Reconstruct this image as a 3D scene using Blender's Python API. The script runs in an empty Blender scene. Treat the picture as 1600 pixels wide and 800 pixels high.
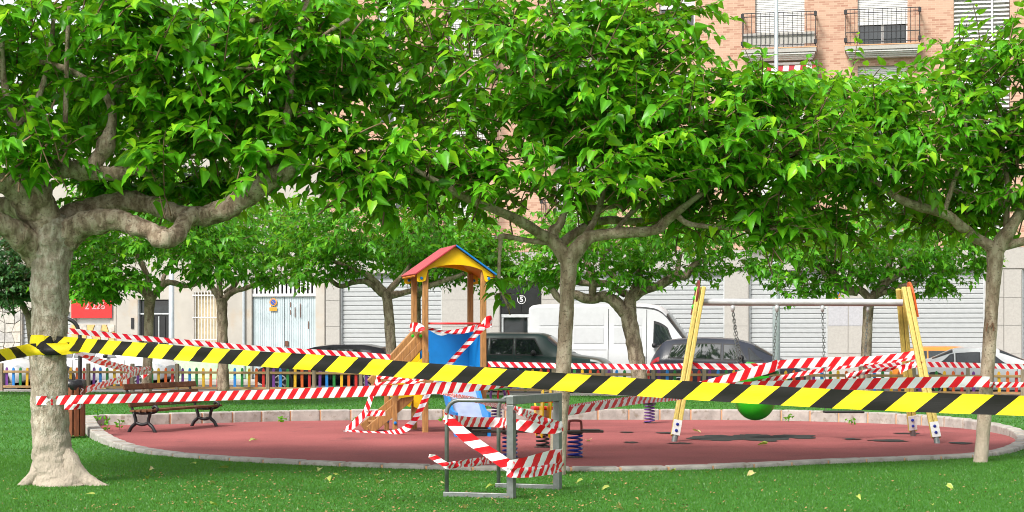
import bpy, math, random
import numpy as np
from mathutils import Vector, Matrix, noise
random.seed(7); RNG = np.random.default_rng(7)
S = bpy.context.scene
COL = S.collection
R = math.radians

# ------------------------------------------------------------------ camera, sky, sun
F, CH, HY, CX = 2700.0, 1.63, 525.0, 800.0          # focal length in photo pixels, eye height, horizon row
cam = bpy.data.cameras.new('camera'); co = bpy.data.objects.new('camera', cam); COL.objects.link(co)
co.location = (0, 0, CH); co.rotation_euler = (R(90), 0, 0)
cam.sensor_fit = 'HORIZONTAL'; cam.sensor_width = 36; cam.lens = 36 * F / 1600
cam.shift_y = (HY - 400) / 1600; cam.clip_end = 3000
S.camera = co
SUN_EL, SUN_AZ = 48, 217                              # azimuth from +Y clockwise: the light comes from behind the camera
w = bpy.data.worlds.new('World'); S.world = w; w.use_nodes = True
nt = w.node_tree; bg = nt.nodes['Background']
sky = nt.nodes.new('ShaderNodeTexSky'); sky.sky_type = 'NISHITA'; sky.sun_disc = False
sky.sun_elevation = R(SUN_EL); sky.sun_rotation = R(SUN_AZ); sky.air_density = 1.0; sky.dust_density = 3.0
hs = nt.nodes.new('ShaderNodeHueSaturation'); hs.inputs['Saturation'].default_value = 0.15
nt.links.new(sky.outputs[0], hs.inputs['Color']); nt.links.new(hs.outputs[0], bg.inputs['Color'])
bg.inputs['Strength'].default_value = 0.15
sl = bpy.data.lights.new('sun', 'SUN'); sl.energy = 2.6; sl.angle = R(14); sl.color = (1, 0.95, 0.87)
so = bpy.data.objects.new('sun', sl); COL.objects.link(so)
sd = Vector((math.sin(R(SUN_AZ)) * math.cos(R(SUN_EL)), math.cos(R(SUN_AZ)) * math.cos(R(SUN_EL)), math.sin(R(SUN_EL))))
so.rotation_euler = (-sd).to_track_quat('-Z', 'Y').to_euler(); so.location = (0, 0, 30)
S.view_settings.view_transform = 'Standard'; S.view_settings.look = 'None'
S.view_settings.exposure = 0.85; S.view_settings.gamma = 1
S.cycles.max_bounces = 7; S.cycles.diffuse_bounces = 4; S.cycles.transparent_max_bounces = 8; S.cycles.use_denoising = True; S.cycles.filter_width = 1.0

def P(px, py, d):                                     # a place d metres away seen at that photo pixel
    return Vector(((px - CX) / F * d, d, CH - (py - HY) / F * d))
def D(py): return F * CH / (py - HY)                  # distance of flat ground seen at a row
def G(px, py): return P(px, py, D(py))
# the street runs at a slant: u along it, v away from the park, origin at the picket fence
A = R(11.9); OY = 47.8
def SW(u, v, z=0): return Vector((u * math.cos(A) + v * math.sin(A), OY - u * math.sin(A) + v * math.cos(A), z))
def U(px, v):
    k = (px - CX) / F
    return (k * (OY + v * math.cos(A)) - v * math.sin(A)) / (math.cos(A) + k * math.sin(A))
def Z(px, py, v): return CH - (py - HY) / F * SW(U(px, v), v).y

# ------------------------------------------------------------------ materials
def new_mat(name):
    m = bpy.data.materials.new(name); m.use_nodes = True
    return m, m.node_tree.nodes, m.node_tree.links, m.node_tree.nodes['Principled BSDF']
def mix(n, l, a, b, fac, mode='MIX'):
    x = n.new('ShaderNodeMix'); x.data_type = 'RGBA'; x.blend_type = mode
    for s, v in ((x.inputs[0], fac), (x.inputs[6], a), (x.inputs[7], b)):
        if hasattr(v, 'is_linked'): l.new(v, s)
        elif isinstance(v, (tuple, list)): s.default_value = (*v[:3], 1)
        else: s.default_value = v
    return x.outputs[2]
def ramp(n, l, src, stops):
    r = n.new('ShaderNodeValToRGB'); e = r.color_ramp.elements
    while len(e) < len(stops): e.new(0.5)
    for k, (p, c) in enumerate(stops):
        e[k].position = p; e[k].color = (*c, 1) if len(c) == 3 else c
    l.new(src, r.inputs[0]); return r.outputs[0]
def tex(n, l, kind, scale, coord='Object', detail=4, stretch=None, rough=0.55):
    c = n.new('ShaderNodeTexCoord'); src = c.outputs[coord]
    if stretch:
        m = n.new('ShaderNodeMapping'); m.inputs['Scale'].default_value = stretch; l.new(src, m.inputs[0]); src = m.outputs[0]
    if kind == 'noise':
        t = n.new('ShaderNodeTexNoise'); t.inputs['Detail'].default_value = detail; t.inputs['Roughness'].default_value = rough
    else:
        t = n.new('ShaderNodeTexVoronoi')
    t.inputs['Scale'].default_value = scale; l.new(src, t.inputs['Vector']); return t
def bump(n, l, b, src, strength=0.3, dist=0.02):
    x = n.new('ShaderNodeBump'); x.inputs['Strength'].default_value = strength; x.inputs['Distance'].default_value = dist
    l.new(src, x.inputs['Height']); l.new(x.outputs[0], b.inputs['Normal'])
MATS = {}
def plain(name, col, rough=0.6, metal=0, var=0.12, scale=6, bmp=0.0, spec=0.5, coat=0, stretch=None, bscale=None, dirt=None):
    if name in MATS: return MATS[name]
    m, n, l, b = new_mat(name)
    t = tex(n, l, 'noise', scale, stretch=stretch)
    lo = tuple(c * (1 - var) for c in col); hi = tuple(min(1, c * (1 + var)) for c in col)
    c = ramp(n, l, t.outputs[0], [(0.3, lo), (0.7, hi)])
    if dirt:
        t2 = tex(n, l, 'noise', dirt[0], detail=6); f = ramp(n, l, t2.outputs[0], [(dirt[1], (0, 0, 0)), (dirt[1] + 0.15, (1, 1, 1))])
        c = mix(n, l, c, dirt[2], f)
    l.new(c, b.inputs['Base Color']); b.inputs['Roughness'].default_value = rough; b.inputs['Metallic'].default_value = metal
    b.inputs['Specular IOR Level'].default_value = spec; b.inputs['Coat Weight'].default_value = coat; b.inputs['Coat Roughness'].default_value = 0.06
    if bmp: bump(n, l, b, tex(n, l, 'noise', bscale or scale * 6, detail=6, stretch=stretch).outputs[0], bmp, 0.01)
    MATS[name] = m; return m
def leaf_mat(name, dark, light, young, trans=0.35):
    m, n, l, b = new_mat(name)
    at = n.new('ShaderNodeAttribute'); at.attribute_name = 'tint'
    sp = n.new('ShaderNodeSeparateColor'); l.new(at.outputs['Color'], sp.inputs[0])
    c = mix(n, l, dark, light, sp.outputs[0]); f = ramp(n, l, sp.outputs[1], [(0.6, (0, 0, 0)), (1, (1, 1, 1))]); c = mix(n, l, c, young, f)
    vr = ramp(n, l, sp.outputs[2], [(0.55, (0, 0, 0)), (1, (0.55, 0.55, 0.55))]); c = mix(n, l, c, tuple(min(1, x * 1.6 + 0.03) for x in light), vr)
    uv = n.new('ShaderNodeUVMap')
    l.new(c, b.inputs['Base Color']); b.inputs['Roughness'].default_value = 0.32; b.inputs['Specular IOR Level'].default_value = 0.28
    t = n.new('ShaderNodeBsdfTranslucent'); l.new(mix(n, l, c, (0.35, 0.62, 0.02), 0.4), t.inputs['Color'])
    mx = n.new('ShaderNodeMixShader'); mx.inputs[0].default_value = trans
    l.new(b.outputs[0], mx.inputs[1]); l.new(t.outputs[0], mx.inputs[2]); l.new(mx.outputs[0], n['Material Output'].inputs['Surface'])
    n.remove(uv); return m
def bark_mat(name, a, b_, c_, scale=9, pale=None):
    m, n, l, b = new_mat(name)
    t = tex(n, l, 'noise', scale, detail=7, stretch=(1, 1, 0.45), rough=0.65)
    c = ramp(n, l, t.outputs[0], [(0.38, a), (0.49, b_), (0.58, c_)])
    t2 = tex(n, l, 'noise', scale * 3.2, detail=4, stretch=(1, 1, 1.8)); f = ramp(n, l, t2.outputs[0], [(0.58, (0, 0, 0)), (0.68, (.8, .8, .8))])
    c = mix(n, l, c, tuple(x * 0.35 for x in a), f)
    if pale:
        tc = n.new('ShaderNodeTexCoord'); sx = n.new('ShaderNodeSeparateXYZ'); l.new(tc.outputs['Object'], sx.inputs[0])
        nz = tex(n, l, 'noise', 3); ad = n.new('ShaderNodeMath'); ad.operation = 'MULTIPLY_ADD'; l.new(nz.outputs[0], ad.inputs[0]); ad.inputs[1].default_value = 0.7; l.new(sx.outputs[2], ad.inputs[2])
        f2 = ramp(n, l, ad.outputs[0], [(0.95, (1, 1, 1)), (1.0, (0.0, 0.0, 0.0))]) if False else None
        mr = n.new('ShaderNodeMapRange'); mr.inputs[1].default_value = 1.15; mr.inputs[2].default_value = 0.45; l.new(ad.outputs[0], mr.inputs[0])
        c = mix(n, l, c, mix(n, l, pale, tuple(x * 0.75 for x in pale), t.outputs[0]), mr.outputs[0])
    l.new(c, b.inputs['Base Color']); b.inputs['Roughness'].default_value = 0.85
    bump(n, l, b, t.outputs[0], 1.0, 0.05); return m
def tape_mat(name, ca, cb, slant, duty=0.5, bmp=0.35):
    m, n, l, b = new_mat(name)
    uv = n.new('ShaderNodeUVMap'); sx = n.new('ShaderNodeSeparateXYZ'); l.new(uv.outputs[0], sx.inputs[0])
    a = n.new('ShaderNodeMath'); a.operation = 'MULTIPLY_ADD'; l.new(sx.outputs[1], a.inputs[0]); a.inputs[1].default_value = -slant; l.new(sx.outputs[0], a.inputs[2])
    fr = n.new('ShaderNodeMath'); fr.operation = 'FRACT'; l.new(a.outputs[0], fr.inputs[0])
    lt = n.new('ShaderNodeMath'); lt.operation = 'LESS_THAN'; l.new(fr.outputs[0], lt.inputs[0]); lt.inputs[1].default_value = duty
    nz = tex(n, l, 'noise', 7, coord='UV', stretch=(0.35, 3, 1))
    c = mix(n, l, cb, ca, lt.outputs[0])
    c = mix(n, l, c, tuple(0.72 for _ in range(3)), 1.0, 'MULTIPLY') if False else c
    l.new(c, b.inputs['Base Color']); b.inputs['Roughness'].default_value = 0.35; b.inputs['Specular IOR Level'].default_value = 0.22
    bump(n, l, b, nz.outputs[0], bmp, 0.02)
    t = n.new('ShaderNodeBsdfTranslucent'); l.new(c, t.inputs['Color'])
    mx = n.new('ShaderNodeMixShader'); mx.inputs[0].default_value = 0.15
    l.new(b.outputs[0], mx.inputs[1]); l.new(t.outputs[0], mx.inputs[2]); l.new(mx.outputs[0], n['Material Output'].inputs['Surface'])
    return m
def ground_mat(name, stops, scale, fine, rough=0.9, bmp=0.4, patch=None):
    m, n, l, b = new_mat(name)
    t = tex(n, l, 'noise', fine, detail=5, rough=0.7); c = ramp(n, l, t.outputs[0], stops)
    t2 = tex(n, l, 'noise', scale, detail=5); f = ramp(n, l, t2.outputs[0], [(0.35, (0.72, 0.72, 0.72)), (0.7, (1.12, 1.12, 1.12))])
    c = mix(n, l, c, f, 1.0, 'MULTIPLY')
    if patch:
        t3 = tex(n, l, 'noise', patch[0], detail=3); g = ramp(n, l, t3.outputs[0], [(patch[1], (0, 0, 0)), (patch[1] + 0.12, (1, 1, 1))]); c = mix(n, l, c, patch[2], g)
    l.new(c, b.inputs['Base Color']); b.inputs['Roughness'].default_value = rough; b.inputs['Specular IOR Level'].default_value = 0.25
    bump(n, l, b, t.outputs[0], bmp, 0.01); return m
def brick_mat(name):
    m, n, l, b = new_mat(name)
    tc = n.new('ShaderNodeTexCoord'); mp = n.new('ShaderNodeMapping'); mp.inputs['Rotation'].default_value = (R(90), 0, 0); l.new(tc.outputs['Object'], mp.inputs[0])
    t = n.new('ShaderNodeTexBrick'); l.new(mp.outputs[0], t.inputs['Vector']); t.inputs['Scale'].default_value = 1
    t.inputs['Brick Width'].default_value = 0.25; t.inputs['Row Height'].default_value = 0.075; t.inputs['Mortar Size'].default_value = 0.008
    t.inputs['Color1'].default_value = (0.47, 0.30, 0.215, 1); t.inputs['Color2'].default_value = (0.27, 0.105, 0.065, 1); t.inputs['Mortar'].default_value = (0.48, 0.34, 0.25, 1); t.inputs['Bias'].default_value = -0.35
    l.new(t.outputs[0], b.inputs['Base Color']); b.inputs['Roughness'].default_value = 0.85; bump(n, l, b, t.outputs[1], -0.3, 0.01); return m

M = {}
M['leaf'] = leaf_mat('mulberry_leaf', (0.016, 0.100, 0.004), (0.11, 0.41, 0.009), (0.37, 0.68, 0.02), 0.47)
M['leaf_far'] = leaf_mat('far_mulberry_leaf', (0.015, 0.088, 0.005), (0.088, 0.33, 0.01), (0.30, 0.57, 0.02), 0.46)
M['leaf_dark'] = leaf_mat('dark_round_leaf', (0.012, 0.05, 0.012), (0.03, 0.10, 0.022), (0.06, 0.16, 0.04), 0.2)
M['leaf_dry'] = leaf_mat('fallen_leaf', (0.20, 0.29, 0.04), (0.34, 0.40, 0.08), (0.5, 0.42, 0.2), 0.2)
M['bark'] = bark_mat('old_bark', (0.24, 0.19, 0.135), (0.36, 0.305, 0.23), (0.47, 0.42, 0.335), 17, pale=(0.46, 0.39, 0.31))
M['bark_limb'] = bark_mat('limb_bark', (0.16, 0.108, 0.07), (0.31, 0.228, 0.16), (0.46, 0.37, 0.28), 12)
M['bark_young'] = bark_mat('young_bark', (0.24, 0.165, 0.11), (0.38, 0.285, 0.205), (0.50, 0.40, 0.30), 9, pale=(0.52, 0.43, 0.335))
M['bark_far'] = bark_mat('grey_bark', (0.13, 0.085, 0.06), (0.26, 0.185, 0.135), (0.38, 0.29, 0.22), 7)
M['twig'] = plain('twig', (0.24, 0.15, 0.09), 0.8)
M['yb'] = tape_mat('yellow_black_tape', (0.80, 0.63, 0.02), (0.016, 0.015, 0.014), 0.42, 0.56, 0.08)
M['rw'] = tape_mat('red_white_tape', (0.70, 0.012, 0.02), (0.80, 0.80, 0.82), 0.55)
M['rwb'] = tape_mat('red_white_tape_reversed', (0.66, 0.012, 0.03), (0.72, 0.72, 0.74), -0.55)
M['grass'] = leaf_mat('turf_blade', (0.038, 0.14, 0.018), (0.06, 0.205, 0.025), (0.09, 0.25, 0.035), 0.3)
M['lawn'] = ground_mat('artificial_turf', [(0.3, (0.03, 0.12, 0.018)), (0.6, (0.05, 0.18, 0.025)), (0.8, (0.07, 0.22, 0.03))], 0.5, 40)
M['rubber'] = ground_mat('red_safety_rubber', [(0.3, (0.20, 0.058, 0.056)), (0.55, (0.315, 0.088, 0.086)), (0.8, (0.40, 0.13, 0.125))], 0.35, 55, patch=(0.9, 0.62, (0.16, 0.055, 0.055)))
M['asphalt'] = ground_mat('asphalt', [(0.3, (0.06, 0.06, 0.062)), (0.7, (0.10, 0.10, 0.10))], 0.4, 60)
M['paving'] = ground_mat('pale_paving', [(0.3, (0.33, 0.31, 0.29)), (0.7, (0.45, 0.43, 0.40))], 0.8, 30)
M['earth'] = ground_mat('bare_ground', [(0.3, (0.20, 0.17, 0.13)), (0.7, (0.3, 0.26, 0.2))], 0.1, 8)
M['kerb'] = plain('kerb_concrete', (0.33, 0.31, 0.28), 0.9, var=0.25, scale=5, bmp=0.4, dirt=(9, 0.56, (0.20, 0.17, 0.13)))
M['mortar'] = plain('orange_mortar', (0.55, 0.30, 0.16), 0.9)
M['wood'] = plain('honey_wood', (0.34, 0.17, 0.055), 0.55, var=0.35, scale=7, stretch=(6, 6, 0.8), bmp=0.15)
M['wood_swing'] = plain('pale_yellow_wood', (0.50, 0.38, 0.09), 0.55, var=0.25, scale=7, stretch=(8, 8, 0.7), bmp=0.1)
M['wood_fence'] = plain('tan_fence_wood', (0.36, 0.22, 0.10), 0.7, var=0.3, scale=5, stretch=(0.7, 6, 6))
M['wood_post'] = plain('weathered_post', (0.27, 0.21, 0.15), 0.8, var=0.3, scale=5, stretch=(6, 6, 0.8))
M['wood_bench'] = plain('brown_bench_slat', (0.12, 0.052, 0.024), 0.75, spec=0.2, var=0.35, scale=6, bmp=0.1, dirt=(14, 0.6, (0.3, 0.2, 0.13)))
M['wood_bin'] = plain('red_brown_slat', (0.19, 0.055, 0.02), 0.6, var=0.4, scale=6, stretch=(6, 6, 0.8))
M['iron'] = plain('black_iron', (0.012, 0.012, 0.014), 0.45, var=0.3)
M['bag'] = plain('black_bag', (0.01, 0.01, 0.012), 0.3, bmp=0.6)
M['steel'] = plain('galvanised_steel', (0.20, 0.215, 0.21), 0.42, 0.6, var=0.18, scale=14)
M['chrome'] = plain('polished_steel', (0.5, 0.5, 0.51), 0.45, 0.2)
M['pole'] = plain('grey_pole', (0.42, 0.47, 0.50), 0.5, 0.2)
M['yellow'] = plain('yellow_plastic', (0.80, 0.52, 0.005), 0.35, var=0.05)
M['orange'] = plain('orange_underside', (0.62, 0.22, 0.02), 0.5)
M['blue'] = plain('blue_plastic', (0.005, 0.19, 0.56), 0.35, var=0.06)
M['red_roof'] = plain('red_panel', (0.36, 0.035, 0.045), 0.5, var=0.15)
M['red'] = plain('red_paint', (0.62, 0.02, 0.02), 0.35)
M['darkred'] = plain('dark_red_handle', (0.16, 0.02, 0.015), 0.4)
M['slide'] = plain('slide_surface', (0.36, 0.42, 0.58), 0.3, 0.3)
M['navy'] = plain('navy_spring', (0.006, 0.018, 0.24), 0.35)
M['purple'] = plain('purple_spring', (0.13, 0.05, 0.24), 0.4)
M['black'] = plain('black_rubber', (0.012, 0.012, 0.013), 0.6)
M['board'] = plain('worn_dark_board', (0.06, 0.045, 0.035), 0.6)
M['green'] = plain('green_plastic', (0.02, 0.40, 0.012), 0.35, var=0.06)
M['dgreen'] = plain('dark_green_plastic', (0.01, 0.10, 0.03), 0.4)
M['white'] = plain('white_paint', (0.62, 0.62, 0.61), 0.5, var=0.05)
M['plaster'] = plain('old_white_plaster', (0.39, 0.365, 0.325), 0.9, var=0.1, scale=1.2, bmp=0.2, dirt=(1.1, 0.55, (0.40, 0.33, 0.25)))
M['greenband'] = plain('pale_green_paint', (0.40, 0.62, 0.36), 0.85)
M['shutter'] = plain('pale_metal_shutter', (0.36, 0.375, 0.38), 0.5, 0.1, var=0.05)
M['gate'] = plain('blue_white_gate', (0.42, 0.49, 0.51), 0.5, var=0.12, scale=2, dirt=(3, 0.62, (0.28, 0.34, 0.37)))
M['tile'] = plain('pale_stone_tile', (0.35, 0.335, 0.31), 0.75, var=0.08, scale=18)
M['tile_grey'] = plain('grey_stone_tile', (0.36, 0.36, 0.38), 0.7, var=0.1, scale=18)
M['brick'] = brick_mat('pink_brick')
M['glass'] = plain('dark_glass', (0.015, 0.02, 0.022), 0.04, var=0.3, spec=0.9)
M['granite'] = plain('black_granite', (0.02, 0.02, 0.022), 0.2)
M['alu'] = plain('aluminium_frame', (0.55, 0.57, 0.58), 0.4, 0.5)
M['beige'] = plain('beige_blind', (0.62, 0.52, 0.34), 0.7)
M['rust'] = plain('rust_mark', (0.12, 0.05, 0.03), 0.9)
M['stone'] = [plain('wall_stone_%d' % i, c, 0.85, var=0.2, scale=8, bmp=0.3) for i, c in enumerate([(0.42, 0.40, 0.36), (0.36, 0.35, 0.33), (0.55, 0.36, 0.14), (0.47, 0.43, 0.37)])]
M['sign_orange'] = plain('orange_sign', (0.75, 0.28, 0.02), 0.5)
M['sign_blue'] = plain('blue_sign', (0.03, 0.08, 0.35), 0.5)
M['tyre'] = plain('tyre', (0.015, 0.015, 0.016), 0.8)
M['rim'] = plain('alloy', (0.5, 0.5, 0.52), 0.3, 0.8)
M['trim'] = plain('black_trim', (0.015, 0.015, 0.017), 0.55)
M['tail'] = plain('tail_lamp', (0.45, 0.01, 0.02), 0.2)
M['lamp'] = plain('head_lamp', (0.55, 0.58, 0.6), 0.12, 0.3)
M['stain'] = ground_mat('worn_black_rubber', [(0.3, (0.018, 0.02, 0.02)), (0.7, (0.05, 0.05, 0.045))], 1, 50)
PICK = {k: plain('picket_' + k, c, 0.5, var=0.1) for k, c in dict(purple=(0.15, 0.03, 0.25), blue=(0.01, 0.2, 0.62), green=(0.01, 0.19, 0.03), yellow=(0.75, 0.42, 0.01), orange=(0.66, 0.11, 0.01), red=(0.55, 0.015, 0.01)).items()}

# ------------------------------------------------------------------ mesh helpers
class MB:
    def __init__(s): s.v = []; s.f = []; s.uv = {}
    def add(s, vs, fs):
        o = len(s.v); s.v += [tuple(x) for x in vs]; s.f += [tuple(i + o for i in f) for f in fs]; return s
    def box(s, c, sz, rot=None):
        c = Vector(c); h = Vector(sz) / 2; vs = []
        for x in (-1, 1):
            for y in (-1, 1):
                for z in (-1, 1):
                    p = Vector((x * h.x, y * h.y, z * h.z)); vs.append(c + (rot @ p if rot else p))
        return s.add(vs, [(0, 1, 3, 2), (4, 6, 7, 5), (0, 4, 5, 1), (2, 3, 7, 6), (0, 2, 6, 4), (1, 5, 7, 3)])
    def span(s, a, b):
        a = Vector(a); b = Vector(b); return s.box((a + b) / 2, [abs(x) for x in (b - a)])
    def beam(s, p, q, wd, ht, up=(0, 0, 1)):
        p = Vector(p); q = Vector(q); t = (q - p).normalized(); sd_ = t.cross(Vector(up)).normalized(); u = sd_.cross(t)
        vs = [e + sd_ * (a * wd / 2) + u * (b * ht / 2) for e in (p, q) for a, b in ((-1, -1), (1, -1), (1, 1), (-1, 1))]
        return s.add(vs, [(0, 3, 2, 1), (4, 5, 6, 7), (0, 1, 5, 4), (1, 2, 6, 5), (2, 3, 7, 6), (3, 0, 4, 7)])
    def tube(s, path, rad, n=8, wob=0.0, seed=0, cap=True):
        path = [Vector(p) for p in path]; m = len(path)
        if not hasattr(rad, '__len__'): rad = [rad] * m
        t0 = (path[1] - path[0]).normalized(); ref = Vector((1, 0, 0)) if abs(t0.x) < 0.8 else Vector((0, 1, 0))
        nrm = t0.cross(ref).normalized(); vs = []
        for i, p in enumerate(path):
            t = (path[min(i + 1, m - 1)] - path[max(i - 1, 0)]).normalized()
            nrm = (nrm - t * nrm.dot(t)).normalized(); bi = t.cross(nrm)
            for k in range(n):
                a = 2 * math.pi * k / n; dv = nrm * math.cos(a) + bi * math.sin(a); r = rad[i]
                if wob:
                    h_ = p + dv * rad[i] + Vector((seed, 0, 0)); r *= 1 + wob * (1.1 * noise.noise(h_ * 4.5) + 0.9 * noise.noise(h_ * 10) + 0.5 * noise.noise(h_ * 22))
                vs.append(p + dv * r)
        fs = [(i * n + k, i * n + (k + 1) % n, (i + 1) * n + (k + 1) % n, (i + 1) * n + k) for i in range(m - 1) for k in range(n)]
        if cap: fs += [tuple(range(n - 1, -1, -1)), tuple((m - 1) * n + k for k in range(n))]
        return s.add(vs, fs)
    def prism(s, poly, t, fr=None):                   # polygon in local x,z, extruded along y by t (centred)
        n = len(poly); fr = fr or Matrix.Identity(4)
        vs = [fr @ Vector((x, y, z)) for y in (-t / 2, t / 2) for x, z in poly]
        return s.add(vs, [tuple(range(n)), tuple(range(2 * n - 1, n - 1, -1))] + [(i + n, (i + 1) % n + n, (i + 1) % n, i)[::1] for i in range(n)])
    def lathe(s, prof, n=20, c=(0, 0, 0), rot=None):
        vs = []; c = Vector(c)
        for r, z in prof:
            for k in range(n):
                a = 2 * math.pi * k / n; p = Vector((r * math.cos(a), r * math.sin(a), z)); vs.append(c + (rot @ p if rot else p))
        fs = [(i * n + k, i * n + (k + 1) % n, (i + 1) * n + (k + 1) % n, (i + 1) * n + k) for i in range(len(prof) - 1) for k in range(n)]
        return s.add(vs, fs)
    def grid(s, rows, flip=False):
        n = len(rows[0]); vs = [p for r in rows for p in r]
        fs = [(i * n + k, i * n + k + 1, (i + 1) * n + k + 1, (i + 1) * n + k) for i in range(len(rows) - 1) for k in range(n - 1)]
        if flip: fs = [f[::-1] for f in fs]
        return s.add(vs, fs)
    def build(s, name, mat, parent=None, smooth=False, bev=0, org=None, loc=None, rz=0, ang=None):
        me = bpy.data.meshes.new(name); vs = s.v
        if org is not None: vs = [(x - org[0], y - org[1], z - org[2]) for x, y, z in vs]
        me.from_pydata(vs, [], s.f); me.materials.append(mat)
        if smooth: me.polygons.foreach_set('use_smooth', [True] * len(me.polygons))
        if ang and smooth: me.set_sharp_from_angle(angle=R(ang))
        me.update(); o = bpy.data.objects.new(name, me); COL.objects.link(o)
        if parent: o.parent = parent
        if loc is not None: o.location = loc
        o.rotation_euler.z = rz
        if bev:
            b = o.modifiers.new('bevel', 'BEVEL'); b.width = bev; b.segments = 2; b.limit_method = 'ANGLE'
        return o
def tag(o, label=None, cat=None, group=None, kind=None):
    if label: o['label'] = label
    if cat: o['category'] = cat
    if group: o['group'] = group
    if kind: o['kind'] = kind
    return o
def empty(name, loc, label, cat, group=None, rz=0):
    o = bpy.data.objects.new(name, None); COL.objects.link(o); o.location = loc; o.rotation_euler.z = rz; o.empty_display_size = 0.2
    return tag(o, label, cat, group)
def copy_tree(o, parent=None):
    c = o.copy(); COL.objects.link(c); c.parent = parent
    for ch in list(o.children): copy_tree(ch, c)
    return c
def crom(pts, per=6):
    pts = [np.array(p, float) for p in pts]; q = [2 * pts[0] - pts[1]] + pts + [2 * pts[-1] - pts[-2]]; out = []
    for i in range(1, len(q) - 2):
        for k in range(per):
            t = k / per
            out.append(0.5 * (2 * q[i] + (q[i + 1] - q[i - 1]) * t + (2 * q[i - 1] - 5 * q[i] + 4 * q[i + 1] - q[i + 2]) * t * t + (3 * q[i] - q[i - 1] - 3 * q[i + 1] + q[i + 2]) * t ** 3))
    out.append(pts[-1]); return out
def text_mesh(name, body, size, mat, parent, mw, bold=0.0):
    cu = bpy.data.curves.new(name, 'FONT'); cu.body = body; cu.size = size; cu.align_x = 'CENTER'; cu.align_y = 'CENTER'; cu.extrude = 0.004; cu.offset = bold
    t = bpy.data.objects.new(name + '_tmp', cu); COL.objects.link(t); dg = bpy.context.evaluated_depsgraph_get()
    me = bpy.data.meshes.new_from_object(t.evaluated_get(dg)); bpy.data.objects.remove(t)
    me.materials.clear(); me.materials.append(mat); o = bpy.data.objects.new(name, me); COL.objects.link(o); o.parent = parent; o.matrix_local = mw
    return o

# ------------------------------------------------------------------ ground
def sheet(name, pts, mat):
    b = MB(); b.add(pts, [tuple(range(len(pts)))]); o = b.build(name, mat); tag(o, kind='structure'); return o
sheet('ground', [(-900, -900, -0.2), (900, -900, -0.2), (900, 900, -0.2), (-900, 900, -0.2)], M['earth'])
sheet('lawn', [(-70, -40, 0), (70, -40, 0), SW(70, -0.3), SW(-70, -0.3)], M['lawn'])
def slab(name, u0, u1, v0, v1, z0, z1, mat):
    b = MB(); b.add([SW(u, v, z) for z in (z0, z1) for u, v in ((u0, v0), (u1, v0), (u1, v1), (u0, v1))], [(3, 2, 1, 0), (4, 5, 6, 7), (0, 1, 5, 4), (1, 2, 6, 5), (2, 3, 7, 6), (3, 0, 4, 7)])
    return tag(b.build(name, mat, bev=0.01), kind='structure')
slab('park_pavement', -90, 90, -0.3, 1.3, -0.25, 0.02, M['paving'])
slab('road', -120, 120, 1.32, 10.0, -0.19, -0.06, M['asphalt'])
slab('far_pavement', -90, 90, 10.02, 20, -0.25, 0.06, M['paving'])
lm = MB()
for k in range(-12, 13): lm.add([SW(k * 4.8 + a, b, -0.055) for a, b in ((0, 4.3), (0.1, 4.3), (0.1, 6.6), (0, 6.6))], [(0, 1, 2, 3)])
lm.add([SW(a, b, -0.055) for a, b in ((-80, 9.7), (80, 9.7), (80, 9.82), (-80, 9.82))], [(0, 1, 2, 3)])
tag(lm.build('road_marking', plain('road_yellow', (0.62, 0.48, 0.16), 0.8)), kind='structure')

# the round play surface: its kerb follows these places on the ground
ring_px = [(127, 667), (140, 684), (178, 700), (240, 711), (330, 719), (450, 726), (600, 732), (750, 736), (900, 737), (1050, 735.5), (1180, 731), (1300, 725), (1420, 720.5), (1500, 717),
           (1560, 712), (1600, 702), (1612, 692), (1592, 681), (1530, 671), (1450, 665), (1350, 661), (1200, 657), (1000, 656), (800, 656), (600, 656.5), (450, 658), (320, 661.5), (220, 664), (160, 664.5)]
ring = [G(*p) for p in ring_px]
rs = crom([tuple(p) for p in ring] + [tuple(ring[0])], 8)[:-1]
rs = np.array(rs)[:, :2]
def resample(c, step):
    c = np.vstack([c, c[:1]]); s = np.concatenate([[0], np.cumsum(np.linalg.norm(np.diff(c, axis=0), axis=1))])
    n = int(round(s[-1] / step)); t = np.linspace(0, s[-1], n, endpoint=False)
    return np.stack([np.interp(t, s, c[:, 0]), np.interp(t, s, c[:, 1])], 1)
rs = resample(rs, 0.6); RC = rs.mean(0)
def offs(c, k):
    t = np.roll(c, -1, 0) - np.roll(c, 1, 0); t /= np.linalg.norm(t, axis=1)[:, None]; nn = np.stack([-t[:, 1], t[:, 0]], 1)
    sgn = np.sign(((RC - c) * nn).sum(1)); return c + nn * sgn[:, None] * k
inner = offs(rs, 0.22)
b = MB(); b.add([(RC[0], RC[1], 0.012)] + [(x, y, 0.012) for x, y in inner], [(0, i + 1, (i + 1) % len(inner) + 1) for i in range(len(inner))])
play = tag(b.build('rubber_play_surface', M['rubber']), kind='structure')
kerb = bpy.data.objects.new('playground_kerb', None); COL.objects.link(kerb); tag(kerb, 'ring of grey concrete kerb stones around the red play surface', 'kerb')
def kh(y): return 0.055 + 0.16 * min(1, max(0, (y - 24) / 8))
mo = MB(); nr = len(rs); out2 = offs(rs, 0.02); inn2 = offs(rs, 0.20)
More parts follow.
